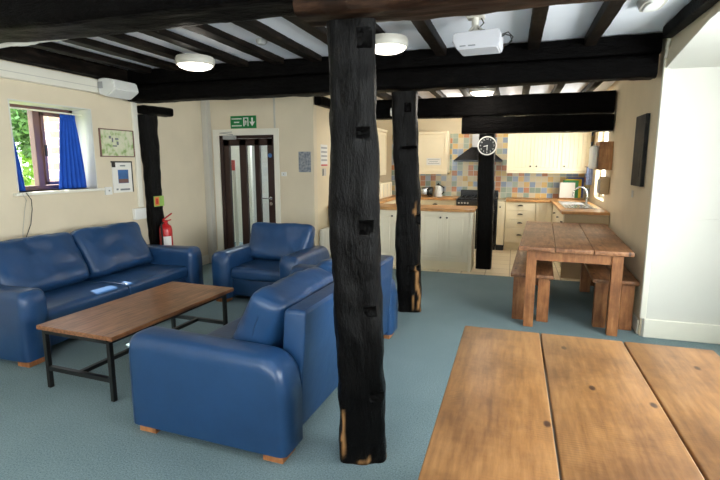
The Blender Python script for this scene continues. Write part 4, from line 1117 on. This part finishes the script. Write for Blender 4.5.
bm = nb(); box(bm, XS, XS + .03, 6.55, 6.58, .2, .5); box(bm, XS, XS + .03, 6.76, 6.79, .2, .5); tube(bm, [(XS + .05, 6.52, .12), (XS + .05, 6.52, 0)], .008, 8); obj('bracket', bm, 'trim', t, world=True)
# corridor pieces
t = thing('corridor_notice', 'red sign hanging in the corridor behind the door glass', 'sign', (-4.7, 7.4, 1.5))
bm = nb(); box(bm, -4.74, -4.65, 7.4, 7.41, 1.42, 1.60); obj('board', bm, 'red', t, world=True)
bm = nb(); box(bm, -4.69, -4.64, 7.4, 7.43, 0, 1.42); obj('post', bm, 'trim_grey', t, world=True)
bm = nb(); box(bm, -4.86, -4.80, 8.2, 8.26, 0, 2.3, .006); box(bm, -5.9, -4.86, 8.22, 8.25, 0, 2.3); o = struct('door_2', bm, 'trim')

# ------------------------------------------------------------------ right wall things
def xw_(y): return xr(y) - .003
t = thing('picture', 'tall dark canvas picture on the right wall', 'picture', (xw_(5.4), 5.4, 1.3), 0.0 )
x0 = xw_(5.1)
bm = nb(); box(bm, x0 - .035, x0, 5.10, 5.48, 1.33, 2.0, .004); obj('canvas', bm, 'canvas', t, world=True)
bm = nb(); box(bm, x0 - .037, x0 - .035, 5.18, 5.40, 1.42, 1.62); obj('figure', bm, 'canvas', t, world=True)
t = thing('picture_tag', 'tiny grey tag on the right wall below the dark picture', 'tag', (xw_(5.6), 5.62, 1.2))
bm = nb(); box(bm, xw_(5.6) - .006, xw_(5.6), 5.56, 5.62, 1.20, 1.27); obj('plate', bm, 'trim_grey', t, world=True)

# ------------------------------------------------------------------ outside the left window
bm = nb(); box(bm, -30, XL - .4, -12, 30, -.3, -.2); struct('ground_outside', bm, 'outdoor')
def leaves(name, mat, n, c, rad, s, label, seed):
    rn = random.Random(seed); bm = nb()
    for i in range(n):
        while True:
            p = Vector((rn.uniform(-1, 1), rn.uniform(-1, 1), rn.uniform(-1, 1)))
            if .45 < p.length < 1: break
        p = Vector((c[0] + p.x * rad[0], c[1] + p.y * rad[1], c[2] + p.z * rad[2]))
        a = Vector((rn.gauss(0, 1), rn.gauss(0, 1), rn.gauss(0, 1))).normalized(); b = a.cross(Vector((rn.gauss(0, 1), rn.gauss(0, 1), rn.gauss(0, 1)))).normalized()
        k = s * rn.uniform(.6, 1.3)
        bm.faces.new([bm.verts.new(q) for q in (p + a * k, p + b * k * .45, p - a * k, p - b * k * .45)])
    o = obj(name, bm, mat); tag(o, label, 'bush'); return o
b1 = leaves('garden_bush', 'leaf', 12000, (-10.2, 7.2, 1.2), (1.2, 3.0, 1.7), .09, 'pale sunlit green bush outside the left window', 1)
b2_ = leaves('garden_bush', 'leaf_dark', 3500, (-8.9, 7.4, 2.3), (.6, .6, .8), .08, 'darker green foliage outside the window beside the stone pier', 2)
bm = nb(); box(bm, -7.8, -7.2, 6.22, 6.9, -.2, 3.0); tag(obj('stone_pier', bm, 'brick'), 'pale pink stone pier outside the left window', 'pier')

# ------------------------------------------------------------------ lights
def area(name, loc, rot, sx, sy, power, col):
    l = bpy.data.lights.new(name, 'AREA'); l.shape = 'RECTANGLE'; l.size = sx; l.size_y = sy; l.energy = power; l.color = col
    o = bpy.data.objects.new(name, l); C.objects.link(o); o.location = loc; o.rotation_euler = rot; return o
DAY = (.97, .985, 1.0)
area('daylight_alcove', (XA + .30, 1.85, 1.53), (0, PI / 2, 0), 1.1, 3.2, 250, DAY)           # through window_3, facing -x
area('fill_rear', (-1.1, YF - .25, 1.5), (PI / 2, 0, 0), 4.0, 1.35, 48, DAY)             # added fill from behind the camera, through an unseen window, facing +y
area('daylight_kitchen', (1.50, 8.2, 1.56), (0, PI / 2, 0), 1.0, 1.0, 34, (1, .98, .94))      # through window_2
area('daylight_left', (XL - 1.3, 3.85, 3.1), (0, -math.radians(45), 0), 1.0, 1.6, 120, DAY)     # sky above the left window
area('corridor_light', (-4.2, 8.0, 2.6), (0, 0, 0), .6, .6, 45, (.86, .93, 1))
def bulb(name, loc, p, col):
    l = bpy.data.lights.new(name, 'POINT'); l.energy = p; l.color = col; l.shadow_soft_size = .12
    o = bpy.data.objects.new(name, l); C.objects.link(o); o.location = loc
WARM = (1, .92, .80)
bulb('kitchen_light', (-.45, 6.75, 2.36), 20, WARM)
bulb('kitchen_light', (-.6, 8.3, 2.4), 38, WARM)  # point light with no lamp fitting, deeper in the kitchen
bulb('lamp_bulb', (-2.95, 4.08, 2.30), 2.5, WARM)
bulb('lamp_bulb', (-1.03, 3.95, 2.30), 2.5, WARM)
s = bpy.data.lights.new('sun', 'SUN'); s.energy = 30.0; s.angle = .01; s.color = (1, .95, .86)
so = bpy.data.objects.new('sun', s); C.objects.link(so)
so.rotation_euler = Vector((1.0, -.25, -1.04)).to_track_quat('-Z', 'Y').to_euler()

w = bpy.data.worlds.new('world'); bpy.context.scene.world = w; w.use_nodes = True
bg = w.node_tree.nodes['Background']; bg.inputs['Color'].default_value = (.94, .97, 1, 1); bg.inputs['Strength'].default_value = 5.5

sc = bpy.context.scene
sc.view_settings.view_transform = 'Standard'; sc.view_settings.look = 'None'; sc.view_settings.gamma = 1.0
sc.view_settings.use_curve_mapping = False; sc.view_settings.exposure = 0.22
sc.cycles.use_denoising = True; sc.cycles.max_bounces = 10; sc.cycles.diffuse_bounces = 5; sc.cycles.sample_clamp_indirect = 6
